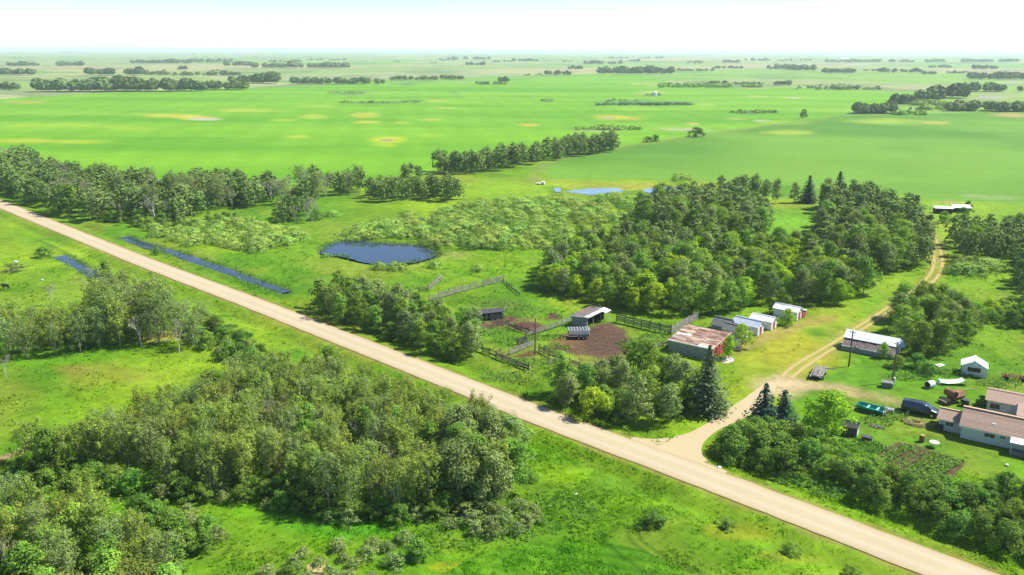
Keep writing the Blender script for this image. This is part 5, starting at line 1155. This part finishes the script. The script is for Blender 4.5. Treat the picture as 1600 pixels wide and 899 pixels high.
# fences ------------------------------------------------------------------
bmesh_ = {}
def fence(pts, lab, h=1.5, rails=4, bay=2.4, mat='wood', gaps=0, seed=1, thick=.16, z0=.18, broken=.08):
    R = random.Random(seed); P_ = [Vector((*p, 0)) for p in W2(pts)]; o = empty('fence', P_[0], 0, lab, 'fence', 'weathered board fences round the cattle pens'); org = P_[0]
    key = (mat, 'p', h)
    if key not in bmesh_: bmesh_[key] = MB().tube([(0, 0, -.2), (0, 0, h + .22)], [.10, .085], 7).mesh('post', mt[mat])
    k2 = (mat, 'b', thick)
    if k2 not in bmesh_: bmesh_[k2] = MB().box(0, 1, -.03, .03, -thick / 2, thick / 2).mesh('board', mt[mat])
    for a, b in zip(P_[:-1], P_[1:]):
        d = b - a; n = max(1, round(d.length / bay)); ang = math.atan2(d.y, d.x)
        for i in range(n + 1):
            p = a.lerp(b, i / n) - org
            if i < n or b == P_[-1]: q = obj('post', bmesh_[key], o, p + Vector((0, 0, R.uniform(-.12, .1)))); q.rotation_euler = (R.uniform(-.06, .06), R.uniform(-.06, .06), R.random() * 3)
            if i < n:
                for k in range(rails):
                    if R.random() < broken: continue
                    z_ = z0 + (h - z0) * (k + .5) / rails; q = obj('board', bmesh_[k2], o, p + Vector((0, 0, z_ + R.uniform(-.03, .03))) + Vector((-math.sin(ang), math.cos(ang), 0)) * -.12)
                    q.scale = (d.length / n * 1.03, 1, 1); q.rotation_euler = (0, R.uniform(-.03, .03), ang + R.uniform(-.006, .006))
    return o
fence([(670, 471), (700, 463), (722, 457), (755, 448), (787, 440)], 'longest pale board fence behind the roadside trees', 1.6, 5, seed=1, broken=.04)
fence([(617, 461), (640, 459), (669, 454)], 'dark low fence in the meadow left of the long pale fence', 1.1, 3, seed=2, mat='darkwood')
fence([(669, 454), (680, 445), (691, 435)], 'short pale broken fence running up to the willows', 1.2, 4, seed=3, broken=.2)
fence([(770, 509), (793, 509)], 'short post and plank feeder fence at the left of the pens', 1.2, 3, seed=4, bay=1.1, mat='wood')
fence([(795, 511), (815, 519), (836, 524)], 'dark rail fence below the reddish dirt patch', 1.3, 4, seed=5, mat='darkwood', bay=1.9)
fence([(822, 528), (840, 521), (860, 515), (878, 508), (891, 502)], 'pale rail fence running up to the open cattle shed', 1.2, 3, seed=6)
fence([(795, 556), (812, 549), (832, 541)], 'pale slanting board fence left of the pole', 1.3, 4, seed=7, broken=.0)
fence([(842, 549), (858, 557), (872, 563), (890, 571), (905, 578), (930, 590)], 'dark rail fence right of the pole running down to the bushes', 1.4, 4, seed=8, mat='darkwood', bay=1.8)
fence([(744, 546), (765, 555), (785, 564), (805, 572), (826, 580)], 'dark board fence along the road side of the pens', 1.3, 4, seed=9, mat='darkwood', broken=.02)
fence([(857, 570), (870, 566), (882, 560)], 'short pale plank gate above the bushes', 1.1, 3, seed=10)
fence([(963, 503), (990, 509), (1015, 515), (1048, 522)], 'long dark board fence behind the mud yard', 1.8, 6, seed=11, mat='darkwood', broken=0)
fence([(1048, 523), (1068, 511), (1090, 499)], 'pale woven board fence behind the rusty roofed barn', 1.8, 7, seed=12, broken=0, z0=.05)
fence([(1022, 545), (1034, 542), (1044, 541)], 'short rail fence at the left wall of the rusty roofed barn', 1.1, 3, seed=13)
fence([(808, 540), (822, 536), (822, 527)], 'dark crooked pen panel between the pale fences', 1.5, 5, seed=14, mat='darkwood', bay=1.6)
fence([(930, 575), (948, 572), (962, 573)], 'pale planks at the near edge of the mud yard', 1.1, 4, seed=15, broken=.1)
fence([(787, 441), (800, 452), (812, 462)], 'dark fallen fence at the right end of the long pale fence', .7, 2, seed=16, mat='darkwood', broken=.3)
# stock trailer -------------------------------------------------------------
o = put('stock_trailer', 903, 531, 'old cattle trailer with white slatted sides in the mud yard', 'trailer', 4)
MB().box(-1.8, 2.3, 0, 2.0, .55, .65).build('bed', mt['darkwood'], o)
for z_ in (.8, 1.15, 1.5, 1.85):
    for y_ in (-.01, 1.98): MB().box(-1.8, 2.3, y_, y_ + .05, z_, z_ + (.26 if z_ < 1.8 else .1)).build('slat', mt['white' if z_ > 1 else 'darkwood'], o)
    MB().box(2.28, 2.34, 0, 2.0, z_, z_ + .2).build('slat', mt['white'], o)
for x_ in np.linspace(-1.8, 2.25, 8):
    for y_ in (-.05, 2.04): MB().box(x_, x_ + .06, y_, y_ + .05, .6, 2.0).build('upright', mt['white'], o)
    MB().box(x_, x_ + .08, 0, 2.0, 1.96, 2.02).build('roof_bow', mt['white'], o)
for x_ in (.2, 1.1):
    for y_ in (-.2, 2.02): w_ = MB().tube([(x_, y_, .38), (x_, y_ + .18, .38)], .38, 14).build('wheel', mt['black'], o); MB().tube([(x_, y_ - .012, .38), (x_, y_ + .2, .38)], .16, 10).build('rim', mt['steel'], w_)
m = MB().bar((-1.8, .3, .6), (-3.6, 1.0, .55), .1); m.bar((-1.8, 1.7, .6), (-3.6, 1.0, .55), .1); m.bar((-3.5, 1, .0), (-3.5, 1, .9), .07); m.build('tongue', mt['darkroof'], o)
o = put('dirt_heap', 940, 570, 'pale dirt heap with planks at the near side of the mud yard', 'heap')
rr_ = random.Random(8); m = MB()
for i in range(10): a = rr_.random() * 6; m.bar((math.cos(a) * 1.2, math.sin(a), .1 + .05 * i), (-math.cos(a) * 1.1 + rr_.random(), -math.sin(a), .15 + .06 * i), .14, .04)
m.build('heap', mt['straw'], o)
# minivan ---------------------------------------------------------------------
o = put('minivan', 1437, 646, 'dark blue minivan parked beside the bungalow porch', 'van', -30)
def loft(secs, name, mat, parent, smooth=True):
    """secs: list of (x, [(y,z)...]) closed rings"""
    m = MB(); n = len(secs[0][1]); vs = [(x, y, z) for x, r in secs for y, z in r]; fs = []
    for i in range(len(secs) - 1):
        for k in range(n): fs.append((i * n + k, i * n + (k + 1) % n, (i + 1) * n + (k + 1) % n, (i + 1) * n + k))
    fs.append(tuple(range(n))); fs.append(tuple(range((len(secs) - 1) * n, len(secs) * n))[::-1]); m.add(vs, fs); return m.build(name, mat, parent, smooth)
def vsec(x, zt, zb=.32, w=.95, tw=None, belt=1.02):
    """body ring: bottom zb, belt line, top zt narrower"""
    tw = tw if tw is not None else w * .8; zt2 = max(zt, zb + .2); bl = min(belt, zt2 - .02)
    h = [(w * .92, zb), (w, zb + .15), (w, bl - .12), (w * .97, bl), (tw, zt2 - .06), (tw * .86, zt2)]
    return (x, [(y, z) for y, z in h] + [(-y, z) for y, z in h[::-1]])
secs = [vsec(-2.5, .95, .42, .82, .76, .9), vsec(-2.46, 1.5, .36, .88, .68), vsec(-2.3, 1.72, .32, .95, .72), vsec(-1.2, 1.79, .3, .97, .76), vsec(.2, 1.77, .3, .97, .76), vsec(.75, 1.66, .3, .97, .74), vsec(1.55, 1.1, .3, .96, .82, 1.0), vsec(2.0, 1.0, .3, .93, .8, .92), vsec(2.4, .84, .34, .84, .72, .76), vsec(2.52, .66, .4, .7, .6, .6)]
loft(secs, 'body', mt['van'], o)
wg = MB(); slab(wg, (.84, -.66, 1.635), (.84, .66, 1.635), (1.5, .76, 1.165), (1.5, -.76, 1.165), .02); wg.build('windshield', mt['carglass'], o)
for sg in (-1, 1):
    for a, b in ((-2.15, -1.15), (-1.05, -.15), (-.05, .72)):
        slab(MB(), (a, sg * .955, 1.07), (b + (.35 if b > .5 else 0), sg * .955, 1.07), (b, sg * .80, 1.62), (a + (.12 if a < -2 else 0), sg * .80, 1.64), .015).build('side_window', mt['carglass'], o)
    MB().box(1.0, 1.18, sg * 1.08 - .09, sg * 1.08 + .09, 1.05, 1.2).build('mirror', mt['van'], o); MB().box(2.36, 2.47, sg * .58 - .16, sg * .58 + .16, .62, .76).build('headlight', mt['lamp'], o); MB().box(-2.53, -2.44, sg * .74 - .1, sg * .74 + .1, .9, 1.25).build('tail_light', mt['redlamp'], o)
    for x_ in (-1.5, 1.6):
        w_ = MB().tube([(x_, sg * .80, .33), (x_, sg * .99, .33)], .34, 18).build('wheel', mt['black'], o); MB().tube([(x_, sg * .9, .33), (x_, sg * 1.0, .33)], .2, 12).build('rim', mt['steel'], w_)
slab(MB(), (-2.49, -.6, 1.1), (-2.49, .6, 1.1), (-2.4, .55, 1.58), (-2.4, -.55, 1.58), .02).build('rear_window', mt['carglass'], o)
o.scale = (1.08, 1.08, 1.08)
# boat on trailer ---------------------------------------------------------------
o = put('boat', 1360, 644, 'small open green boat lying among weeds beside the bright maple', 'boat', -38)
R = []
for x, w_, zk, zt in ((-1.75, .28, .35, .98), (-1.5, .6, .28, .94), (-.7, .8, .24, .88), (.3, .82, .22, .85), (1.3, .78, .22, .85), (1.7, .74, .24, .85)): R.append((x, [(0, zk), (w_ * .6, zk + .06), (w_ * .92, zk + .35), (w_, zt), (w_ * .9, zt), (w_ * .8, zk + .4), (w_ * .5, zk + .14), (0, zk + .1), (-w_ * .5, zk + .14), (-w_ * .8, zk + .4), (-w_ * .9, zt), (-w_, zt), (-w_ * .92, zk + .35), (-w_ * .6, zk + .06)]))
loft(R, 'hull', mt['green'], o, False)
for x_ in (-.5, .7): MB().box(x_, x_ + .28, -.66, .66, .66, .70).build('seat', mt['teal'], o)
m = MB().box(1.68, 1.74, -.66, .66, .35, .84); m.build('transom', mt['white'], o)
m = MB().box(1.76, 2.1, -.16, .16, .75, 1.25); m.tube([(1.9, 0, .2), (1.9, 0, .75)], .07, 8); m.box(1.8, 2.0, -.12, .12, .15, .22); m.build('outboard_motor', mt['steel'], o)
m = MB().bar((-2.6, 0, .3), (1.6, .6, .3), .07); m.bar((-2.6, 0, .3), (1.6, -.6, .3), .07); m.bar((.9, -.85, .3), (.9, .85, .3), .07); m.build('trailer_frame', mt['darkroof'], o)
for y_ in (-.95, .85): MB().tube([(.9, y_, .26), (.9, y_ + .14, .26)], .27, 12).build('wheel', mt['black'], o)
o.scale = (1.2, 1.3, 1.15)
o = put('riding_mower', 1386, 645, 'small grey and black riding machine right of the green boat', 'mower', -35)
MB().box(-.2, .9, -.35, .35, .35, .8).build('hood', mt['steel'], o, bevel=.04); m = MB().box(-.7, -.25, -.3, .3, .6, .7); m.box(-.78, -.68, -.3, .3, .68, 1.1); m.build('seat', mt['black'], o); MB().box(-.9, .9, -.5, .5, .25, .36).build('deck', mt['white'], o)
MB().tube([(-.05, 0, .8), (-.2, 0, 1.1)], .03, 6).build('steering_post', mt['black'], o)
for x_, r_ in ((-.6, .32), (.7, .24)):
    for y_ in (-.6, .42): MB().tube([(x_, y_, r_), (x_, y_ + .18, r_)], r_, 12).build('wheel', mt['black'], o)
# odds and ends ------------------------------------------------------------------
o = put('lumber_wagon', 1277, 588, 'weathered poles and planks piled on a low wagon beside the track', 'wagon', 62)
R_ = random.Random(2)
for i in range(11): y_ = -.75 + (i % 6) * .28; z_ = .62 + (i // 6) * .15; MB().bar((-1.8 + R_.uniform(-.3, .3), y_ + R_.uniform(-.15, .15), z_), (1.9 + R_.uniform(-.4, .4), y_ + R_.uniform(-.25, .25), z_ + R_.uniform(0, .15)), .17, .1).build('plank', mt[R_.choice(['wood', 'white', 'wood', 'wood'])], o)
MB().box(-1.4, 1.4, -.8, .8, .4, .52).build('bed', mt['darkwood'], o); o.scale = (1.35, 1.3, 1.15)
for x_ in (-1, 1):
    for y_ in (-.95, .82): MB().tube([(x_, y_, .3), (x_, y_ + .13, .3)], .3, 12).build('wheel', mt['black'], o)
o = put('plank', 1296, 577, 'single plank lying right of the lumber wagon', 'plank', -30); MB().box(-1.1, 1.1, -.1, .1, .08, .14).build('board', mt['wood'], o)
o = put('crate', 1377, 606, 'grey wooden crate with flat lid in the grass below the utility pole', 'crate', -22)
for i in range(4): MB().box(0, 1.7, -.02, .02, .05 + i * .22, .23 + i * .22).build('board', mt['wood'], o); MB().box(1.68, 1.72, 0, 1.1, .05 + i * .22, .23 + i * .22).build('board', mt['wood'], o)
MB().box(.03, 1.66, .03, 1.08, .02, .88).build('inside', mt['dark'], o); MB().box(-.08, 1.8, -.1, 1.2, .93, 1.02).build('lid', mt['greyroof'], o)  # near-black block stands in for the shade between the boards
o = put('barrel', 1396, 597, 'small white barrel at the foot of the utility pole', 'barrel'); MB().tube([(0, 0, 0), (0, 0, .3), (0, 0, .8)], [.26, .3, .26], 12).build('shell', mt['white'], o); MB().tube([(0, 0, .8), (0, 0, .84)], .24, 12).build('lid', mt['tin'], o)
o = put('culvert_drum', 1452, 606, 'galvanised drum lying on its side with its dark open end to the left', 'drum', 15)
m = MB(); n = 18
for r_, x0_, x1_ in ((.62, -.55, .75),):
    vs = [(x, math.cos(2 * math.pi * k / n) * rr, .6 + math.sin(2 * math.pi * k / n) * rr) for (x, rr) in ((x0_, .56), (x0_, .62), (x1_, .62), (x1_, .0001), (x1_ - .06, .0001), (x1_ - .06, .56)) for k in range(n)]
    fs = [(i * n + k, i * n + (k + 1) % n, ((i + 1) % 6) * n + (k + 1) % n, ((i + 1) % 6) * n + k) for i in range(6) for k in range(n)]; m.add(vs, fs)
m.build('shell', mt['tin'], o); MB().tube([(-.5, 0, .6), (-.44, 0, .6)], .57, 18).build('drum_shade_disc', mt['dark'], o)  # dark disc added as painted shade inside the open end
o.rotation_euler = (0, 0, D2(25))
o = put('canopy_shell', 1488, 601, 'white curved fibreglass panel with bent ends lying in the grass', 'panel', -2)
m = MB(); pts = [(-2.3, .0), (-2.15, .5), (-1.0, .32), (0, .36), (1.0, .5), (1.75, .85), (2.3, .0)]
for a, b in zip(pts[:-1], pts[1:]): slab(m, (a[0], -.5, a[1]), (b[0], -.5, b[1]), (b[0], .6, b[1] + .25), (a[0], .6, a[1] + .25), .04)
m.build('shell', mt['white'], o)
o = put('white_boards', 1472, 575, 'few pale scrap boards in the weeds left of the white hut', 'boards', 20); o.name = 'scrap_board'
for i in range(3): MB().bar((-.9, i * .4, .25 + .1 * i), (.9, i * .3 + .3, .35), .2, .05).build('board', mt['white'], o)
o = put('rusty_combine', 1488, 628, 'rusty brown old machine with round tank lying on the lawn above the bungalow', 'machine', 22)
loft([(-.4, [(y, z) for y, z in ((-.8, .5), (.8, .5), (.95, 1.1), (.5, 1.6), (-.5, 1.6), (-.95, 1.1))]), (1.5, [(y, z) for y, z in ((-.8, .7), (.8, .7), (1.0, 1.3), (.55, 1.9), (-.55, 1.9), (-1.0, 1.3))]), (1.95, [(y, z) for y, z in ((-.5, .9), (.5, .9), (.6, 1.2), (.4, 1.6), (-.4, 1.6), (-.6, 1.2))])], 'hopper', mt['rust2'], o, False)
m = MB().tube([(-.6, -.9, 1.6), (-.6, .9, 1.6)], .62, 16); m.build('drum', mt['rust2'], o); MB().tube([(-.6, -.93, 1.6), (-.6, -.90, 1.6)], .5, 16).build('opening_shade_disc', mt['dark'], o)  # dark disc on the closed drum stands in for a shaded opening
MB().box(-2.3, -1.2, -.7, .7, .35, .75, ry=-.3).build('feeder', mt['straw'], o); MB().box(-2.4, -.2, -.85, .85, .3, .42).build('frame', mt['rust2'], o)
for x_, y_ in ((-1.6, -1.0), (-1.6, .85), (1.0, -1.1), (1.0, .95)): MB().tube([(x_, y_, .4), (x_, y_ + .16, .4)], .4, 14).build('wheel', mt['black'], o)
MB().box(-.2, .5, -.5, -.3, 1.75, 1.85).build('hatch', mt['white'], o)
o = put('harrow', 1584, 594, 'rusty farm implement with slatted frame right of the white hut', 'implement', -22)
for i in range(7): MB().bar((-1.7 + i * .55, -.6, .75), (-1.5 + i * .55, .7, .8), .09, .12).build('bar', mt['rust2'], o)
for y_ in (-.6, .05, .7): MB().bar((-1.9, y_, .68), (2.0, y_, .7), .1, .12).build('rail', mt['rust2'], o)
for x_ in (-1.2, 1.3):
    for y_ in (-.75, .75): MB().tube([(x_, y_, .35), (x_, y_ + .1, .35)], .36, 12).build('wheel', mt['black'], o)
o = put('garden_hose', 1520, 608, 'pale yellow hose curving over the lawn to the back building', 'hose'); P0 = [G(a, b) - G(1520, 608) + Vector((0, 0, .08)) for a, b in ((1520, 608), (1520.5, 615), (1522, 621), (1525, 626), (1530, 629))]
MB().tube(P0, .07, 6).build('hose', mt['straw'], o)
o = put('shrub', 1533, 632, 'leafy bush at the left end of the back building', 'shrub'); o.scale = (.38, .38, .35); obj('stem', VAR['shrub'][0][0], o); obj('foliage', VAR['shrub'][0][1], o)
o = put('wheelbarrow', 1508, 634, 'black covered bin behind the bungalow ridge', 'bin', -30); o.name = 'covered_bin'
MB().box(-.5, .5, -.4, .4, .0, .95).build('bin', mt['black'], o, bevel=.06); MB().box(-.55, .55, -.45, .45, .955, 1.03, ry=.1).build('lid', mt['darkroof'], o)
o = put('hand_cart', 1467, 672, 'dark cart with a pale tilted board left of the bungalow porch', 'cart', 30)
MB().box(-.5, .6, -.4, .4, .35, .9).build('body', mt['black'], o, bevel=.03); MB().box(.1, 1.7, -.22, .22, 1.0, 1.06, ry=-.35).build('board', mt['straw'], o)
for y_ in (-.5, .42): MB().tube([(0, y_, .28), (0, y_ + .08, .28)], .28, 12).build('wheel', mt['black'], o)
o = put('barrel', 1440, 690, 'dark rusty barrel with pale top standing on the lawn', 'barrel'); MB().tube([(0, 0, 0), (0, 0, .45), (0, 0, .95)], [.36, .38, .36], 14).build('shell', mt['rust2'], o); MB().tube([(.0, 0, .952), (.0, 0, 1.03)], .30, 14).build('lid', mt['straw'], o)
o = put('garden_table', 1459, 698, 'round white garden table on the lawn above the vegetable garden', 'table'); MB().tube([(0, 0, .68), (0, 0, .73)], .68, 24).build('top', mt['white'], o)
for a in range(4): MB().bar((math.cos(a * 1.57 + .5) * .5, math.sin(a * 1.57 + .5) * .5, 0), (math.cos(a * 1.57 + .5) * .3, math.sin(a * 1.57 + .5) * .3, .68), .05).build('leg', mt['steel'], o)
o = put('brush_pile', 1432, 662, 'flat ring of cut yellowish branches on the lawn below the minivan', 'pile'); m = MB(); R_ = random.Random(6)
for i in range(170):
    a = R_.random() * 6.28; r_ = R_.uniform(.5, 1.9); p = Vector((math.cos(a) * r_ * 1.15, math.sin(a) * r_ * .75, .05 + R_.random() * .25)); d = Vector((-math.sin(a) + R_.uniform(-.5, .5), math.cos(a) + R_.uniform(-.5, .5), R_.uniform(-.1, .15))) * R_.uniform(.25, .6); m.bar(p - d, p + d, .05)
m.build('branches', mt['straw'], o)['kind'] = 'stuff'
o = put('brush_pile', 1370, 668, 'small heap of scrap sticks right of the little outhouse', 'pile'); m = MB()
for i in range(26): p = Vector((R_.uniform(-.8, .8), R_.uniform(-.5, .5), .12)); d = Vector((R_.uniform(-1, 1), R_.uniform(-1, 1), R_.uniform(-.1, .4))) * .5; m.bar(p - d, p + d, .09)
m.build('branches', mt['wood'], o)['kind'] = 'stuff'
# stones
def stone(px, py, r, lab, mat='stone', flat=.6):
    rng = np.random.default_rng(int(px * 7 + py)); bm = bmesh.new(); bmesh.ops.create_icosphere(bm, subdivisions=2, radius=r)
    for v in bm.verts: k = 1 + .22 * math.sin(v.co.x * 5 / r + px) * math.cos(v.co.y * 4 / r + py); v.co = Vector((v.co.x * k * 1.2, v.co.y * k, v.co.z * flat * k + r * flat * .5))
    me = bpy.data.meshes.new('boulder'); bm.to_mesh(me); bm.free(); me.materials.append(mt[mat])
    q = obj('boulder', me, loc=G(px, py)); tag(q, lab, 'rock')
stone(25, 410, .45, 'white boulder by the grey bush in the left meadow', 'white'); stone(66, 438, .28, 'small white stone in the left meadow', 'white')
stone(494, 889, .95, 'pale earth boulder in the bare patch at the bottom edge', 'straw', .3); stone(900, 773, .2, 'tiny white stone in the foreground meadow', 'white')
stone(1124, 731, .28, 'white stone on the inner road verge at the junction', 'white'); stone(1573, 727, .22, 'small white stone on the lawn in front of the bungalow', 'white')
# cow lying at the left edge
def cow(px, py, rz):
    o_ = put('cow', px, py, 'black cow standing at the left edge of the far meadow', 'cow', rz)
    V_ = [((-.75, 0, 1.15), .30), ((-.2, 0, 1.12), .38), ((.4, 0, 1.15), .34), ((.75, 0, 1.25), .24), ((1.05, 0, 1.15), .15), ((1.28, 0, .95), .14), ((1.5, 0, .82), .08)]
    E = [(i, i + 1) for i in range(6)]
    for bx, kz in ((-.75, .55), (.5, .5)):
        for sy in (-.2, .2):
            n = len(V_); bk = -.08 if bx < 0 else 0
            V_ += [((bx, sy, .85), .15), ((bx + (.1 if bx < 0 else 0), sy, kz), .08), ((bx + bk, sy, .3), .055), ((bx, sy, .02), .07)]; E += [(0 if bx < 0 else 2, n), (n, n + 1), (n + 1, n + 2), (n + 2, n + 3)]
    n = len(V_); V_ += [((-1.02, 0, 1.25), .05), ((-1.12, 0, .8), .03), ((-1.12, 0, .45), .05)]; E += [(0, n), (n, n + 1), (n + 1, n + 2)]
    for sy in (-1, 1): n = len(V_); V_ += [((1.1, sy * .22, 1.1), .05)]; E += [(5, n)]
    me = bpy.data.meshes.new('body'); me.from_pydata([v for v, r in V_], E, []); b = obj('body', me, o_); me.materials.append(mt['hide'])
    sk = b.modifiers.new('skin', 'SKIN'); ss = b.modifiers.new('sub', 'SUBSURF'); ss.levels = ss.render_levels = 2
    for i, (v, r) in enumerate(V_): me.skin_vertices[0].data[i].radius = (r, r)
    me.skin_vertices[0].data[0].use_root = True
cow(9, 453, 170)
# garden rows ---------------------------------------------------------------------
go = G(1440, 716); rng = np.random.default_rng(4); cs = []; e1 = (G(1402, 690) - G(1371, 706)).normalized(); e2 = (G(1512, 722) - G(1402, 690)).normalized(); L1 = (G(1402, 690) - G(1371, 706)).length * 2.2; L2 = (G(1512, 722) - G(1402, 690)).length
st = G(1402, 690)
for i, (t, dn) in enumerate([(.05, .1), (.14, .5), (.2, .9), (.27, .9), (.36, .35), (.43, .2), (.5, .25), (.58, 1), (.65, 1), (.73, 1), (.8, .8), (.87, .7), (.94, .9)]):
    n = int(460 * dn); a = rng.random(n) * L1; p = np.array([st.x, st.y])[None] + np.array([e2.x, e2.y])[None] * (t * L2 + rng.normal(size=n)[:, None] * .16) - np.array([e1.x, e1.y])[None] * a[:, None]
    cs.append(np.concatenate([p, rng.uniform(.02, .3, n)[:, None]], 1))
C = np.concatenate(cs); V, Fq = quads_from(C, rnd_dir(len(C), rng) + [0, 0, 1.2], rng.uniform(.1, .22, len(C)), rng); L_['veg'] = leafmat('vegetable_leaf', (.10, .26, .03), (.22, .40, .06), .3)
tag(obj('garden_vegetables', np_mesh('garden_vegetables', V, Fq, L_['veg'], tint=np.repeat(rng.random(len(C)), 4))), 'leafy rows in the vegetable garden', kind='stuff')
# rough grass edging around sheds and pens: taller weeds
def weedpatch(px, py, rx, ry, n, seed, hgt=.7):
    rng = np.random.default_rng(seed); g = G(px, py); q = np.sqrt(rng.random(n)); a = rng.random(n) * 6.283
    x = g.x + np.cos(a) * q * rx; y = g.y + np.sin(a) * q * ry; C = np.stack([x, y, rng.random(n) * hgt * (1 - q * .5)], 1)
    V, Fq = quads_from(C, rnd_dir(n, rng) + [0, 0, .6], rng.uniform(.12, .26, n), rng); return V
def reeds(D, n, seed, off):
    rng = np.random.default_rng(seed); pts = np.array(D); t = rng.random(n) * (len(pts) - 1); i = t.astype(int); f = (t - i)[:, None]; p = pts[i] * (1 - f) + pts[i + 1] * f; d = pts[i + 1] - pts[i]; d /= np.hypot(d[:, 0], d[:, 1])[:, None]
    p = p + np.stack([-d[:, 1], d[:, 0]], 1) * (np.sign(rng.normal(size=n)) * off + rng.normal(size=n) * .8)[:, None]
    p = p[vnoise(p[:, 0], p[:, 1], 3, 5) > .46]; n = len(p); C = np.stack([p[:, 0], p[:, 1], rng.uniform(-.25, .35, n)], 1); V, Fq = quads_from(C, rnd_dir(n, rng) * [1, 1, .3], rng.uniform(.2, .42, n), rng, .3); return V
Vs = [reeds(DITCH1, 1500, 1, 2.0), reeds(DITCH2, 800, 2, 1.9), reeds(PONDW, 1500, 3, .6)] + [weedpatch(*a, seed=i) for i, a in enumerate([(770, 520, 5, 3, 500), (800, 535, 4, 3, 450), (850, 528, 4, 2, 350), (1000, 540, 5, 4, 700), (1030, 530, 4, 3, 500), (870, 545, 3, 2, 300), (840, 570, 6, 3, 700), (900, 590, 6, 4, 800), (800, 590, 6, 2.5, 500), (790, 480, 6, 4, 300), (760, 470, 6, 3, 250), (830, 490, 7, 4, 400), (1390, 650, 3, 2, 350), (1370, 660, 2.5, 2, 250), (1330, 700, 4, 3, 500), (1365, 700, 2, 2, 200), (1420, 590, 4, 2, 350), (1500, 585, 5, 2, 350), (1560, 600, 4, 2, 300), (1450, 580, 4, 2, 300), (1250, 752, 3.5, 1.5, 300), (1300, 770, 3, 1.5, 250), (60, 480, 8, 8, 300), (860, 800, 6, 5, 500), (740, 830, 8, 4, 600), (350, 560, 5, 3, 250)])]
V = np.concatenate(Vs); L_['weed'] = leafmat('weed_leaf', (.09, .22, .03), (.2, .38, .07), .3)
tag(obj('tall_weeds', np_mesh('tall_weeds', V, np.arange(len(V)).reshape(-1, 4), L_['weed'], tint=np.repeat(rng.random(len(V) // 4), 4))), 'tall weeds round the pens and sheds', kind='stuff')

# ------------------------------------------------------------------ haze
def haze():
    m = bpy.data.materials.new('haze_air'); m.use_nodes = True; n = m.node_tree.nodes; n.clear()
    v = n.new('ShaderNodeVolumePrincipled'); v.inputs['Density'].default_value = 1.0e-4; v.inputs['Color'].default_value = (.80, .91, 1, 1); v.inputs['Anisotropy'].default_value = .15
    o = n.new('ShaderNodeOutputMaterial'); m.node_tree.links.new(v.outputs[0], o.inputs['Volume'])
    MB().box(-100000, 100000, -100000, 100000, -3, 75).build('haze', m)['kind'] = 'stuff'
haze()
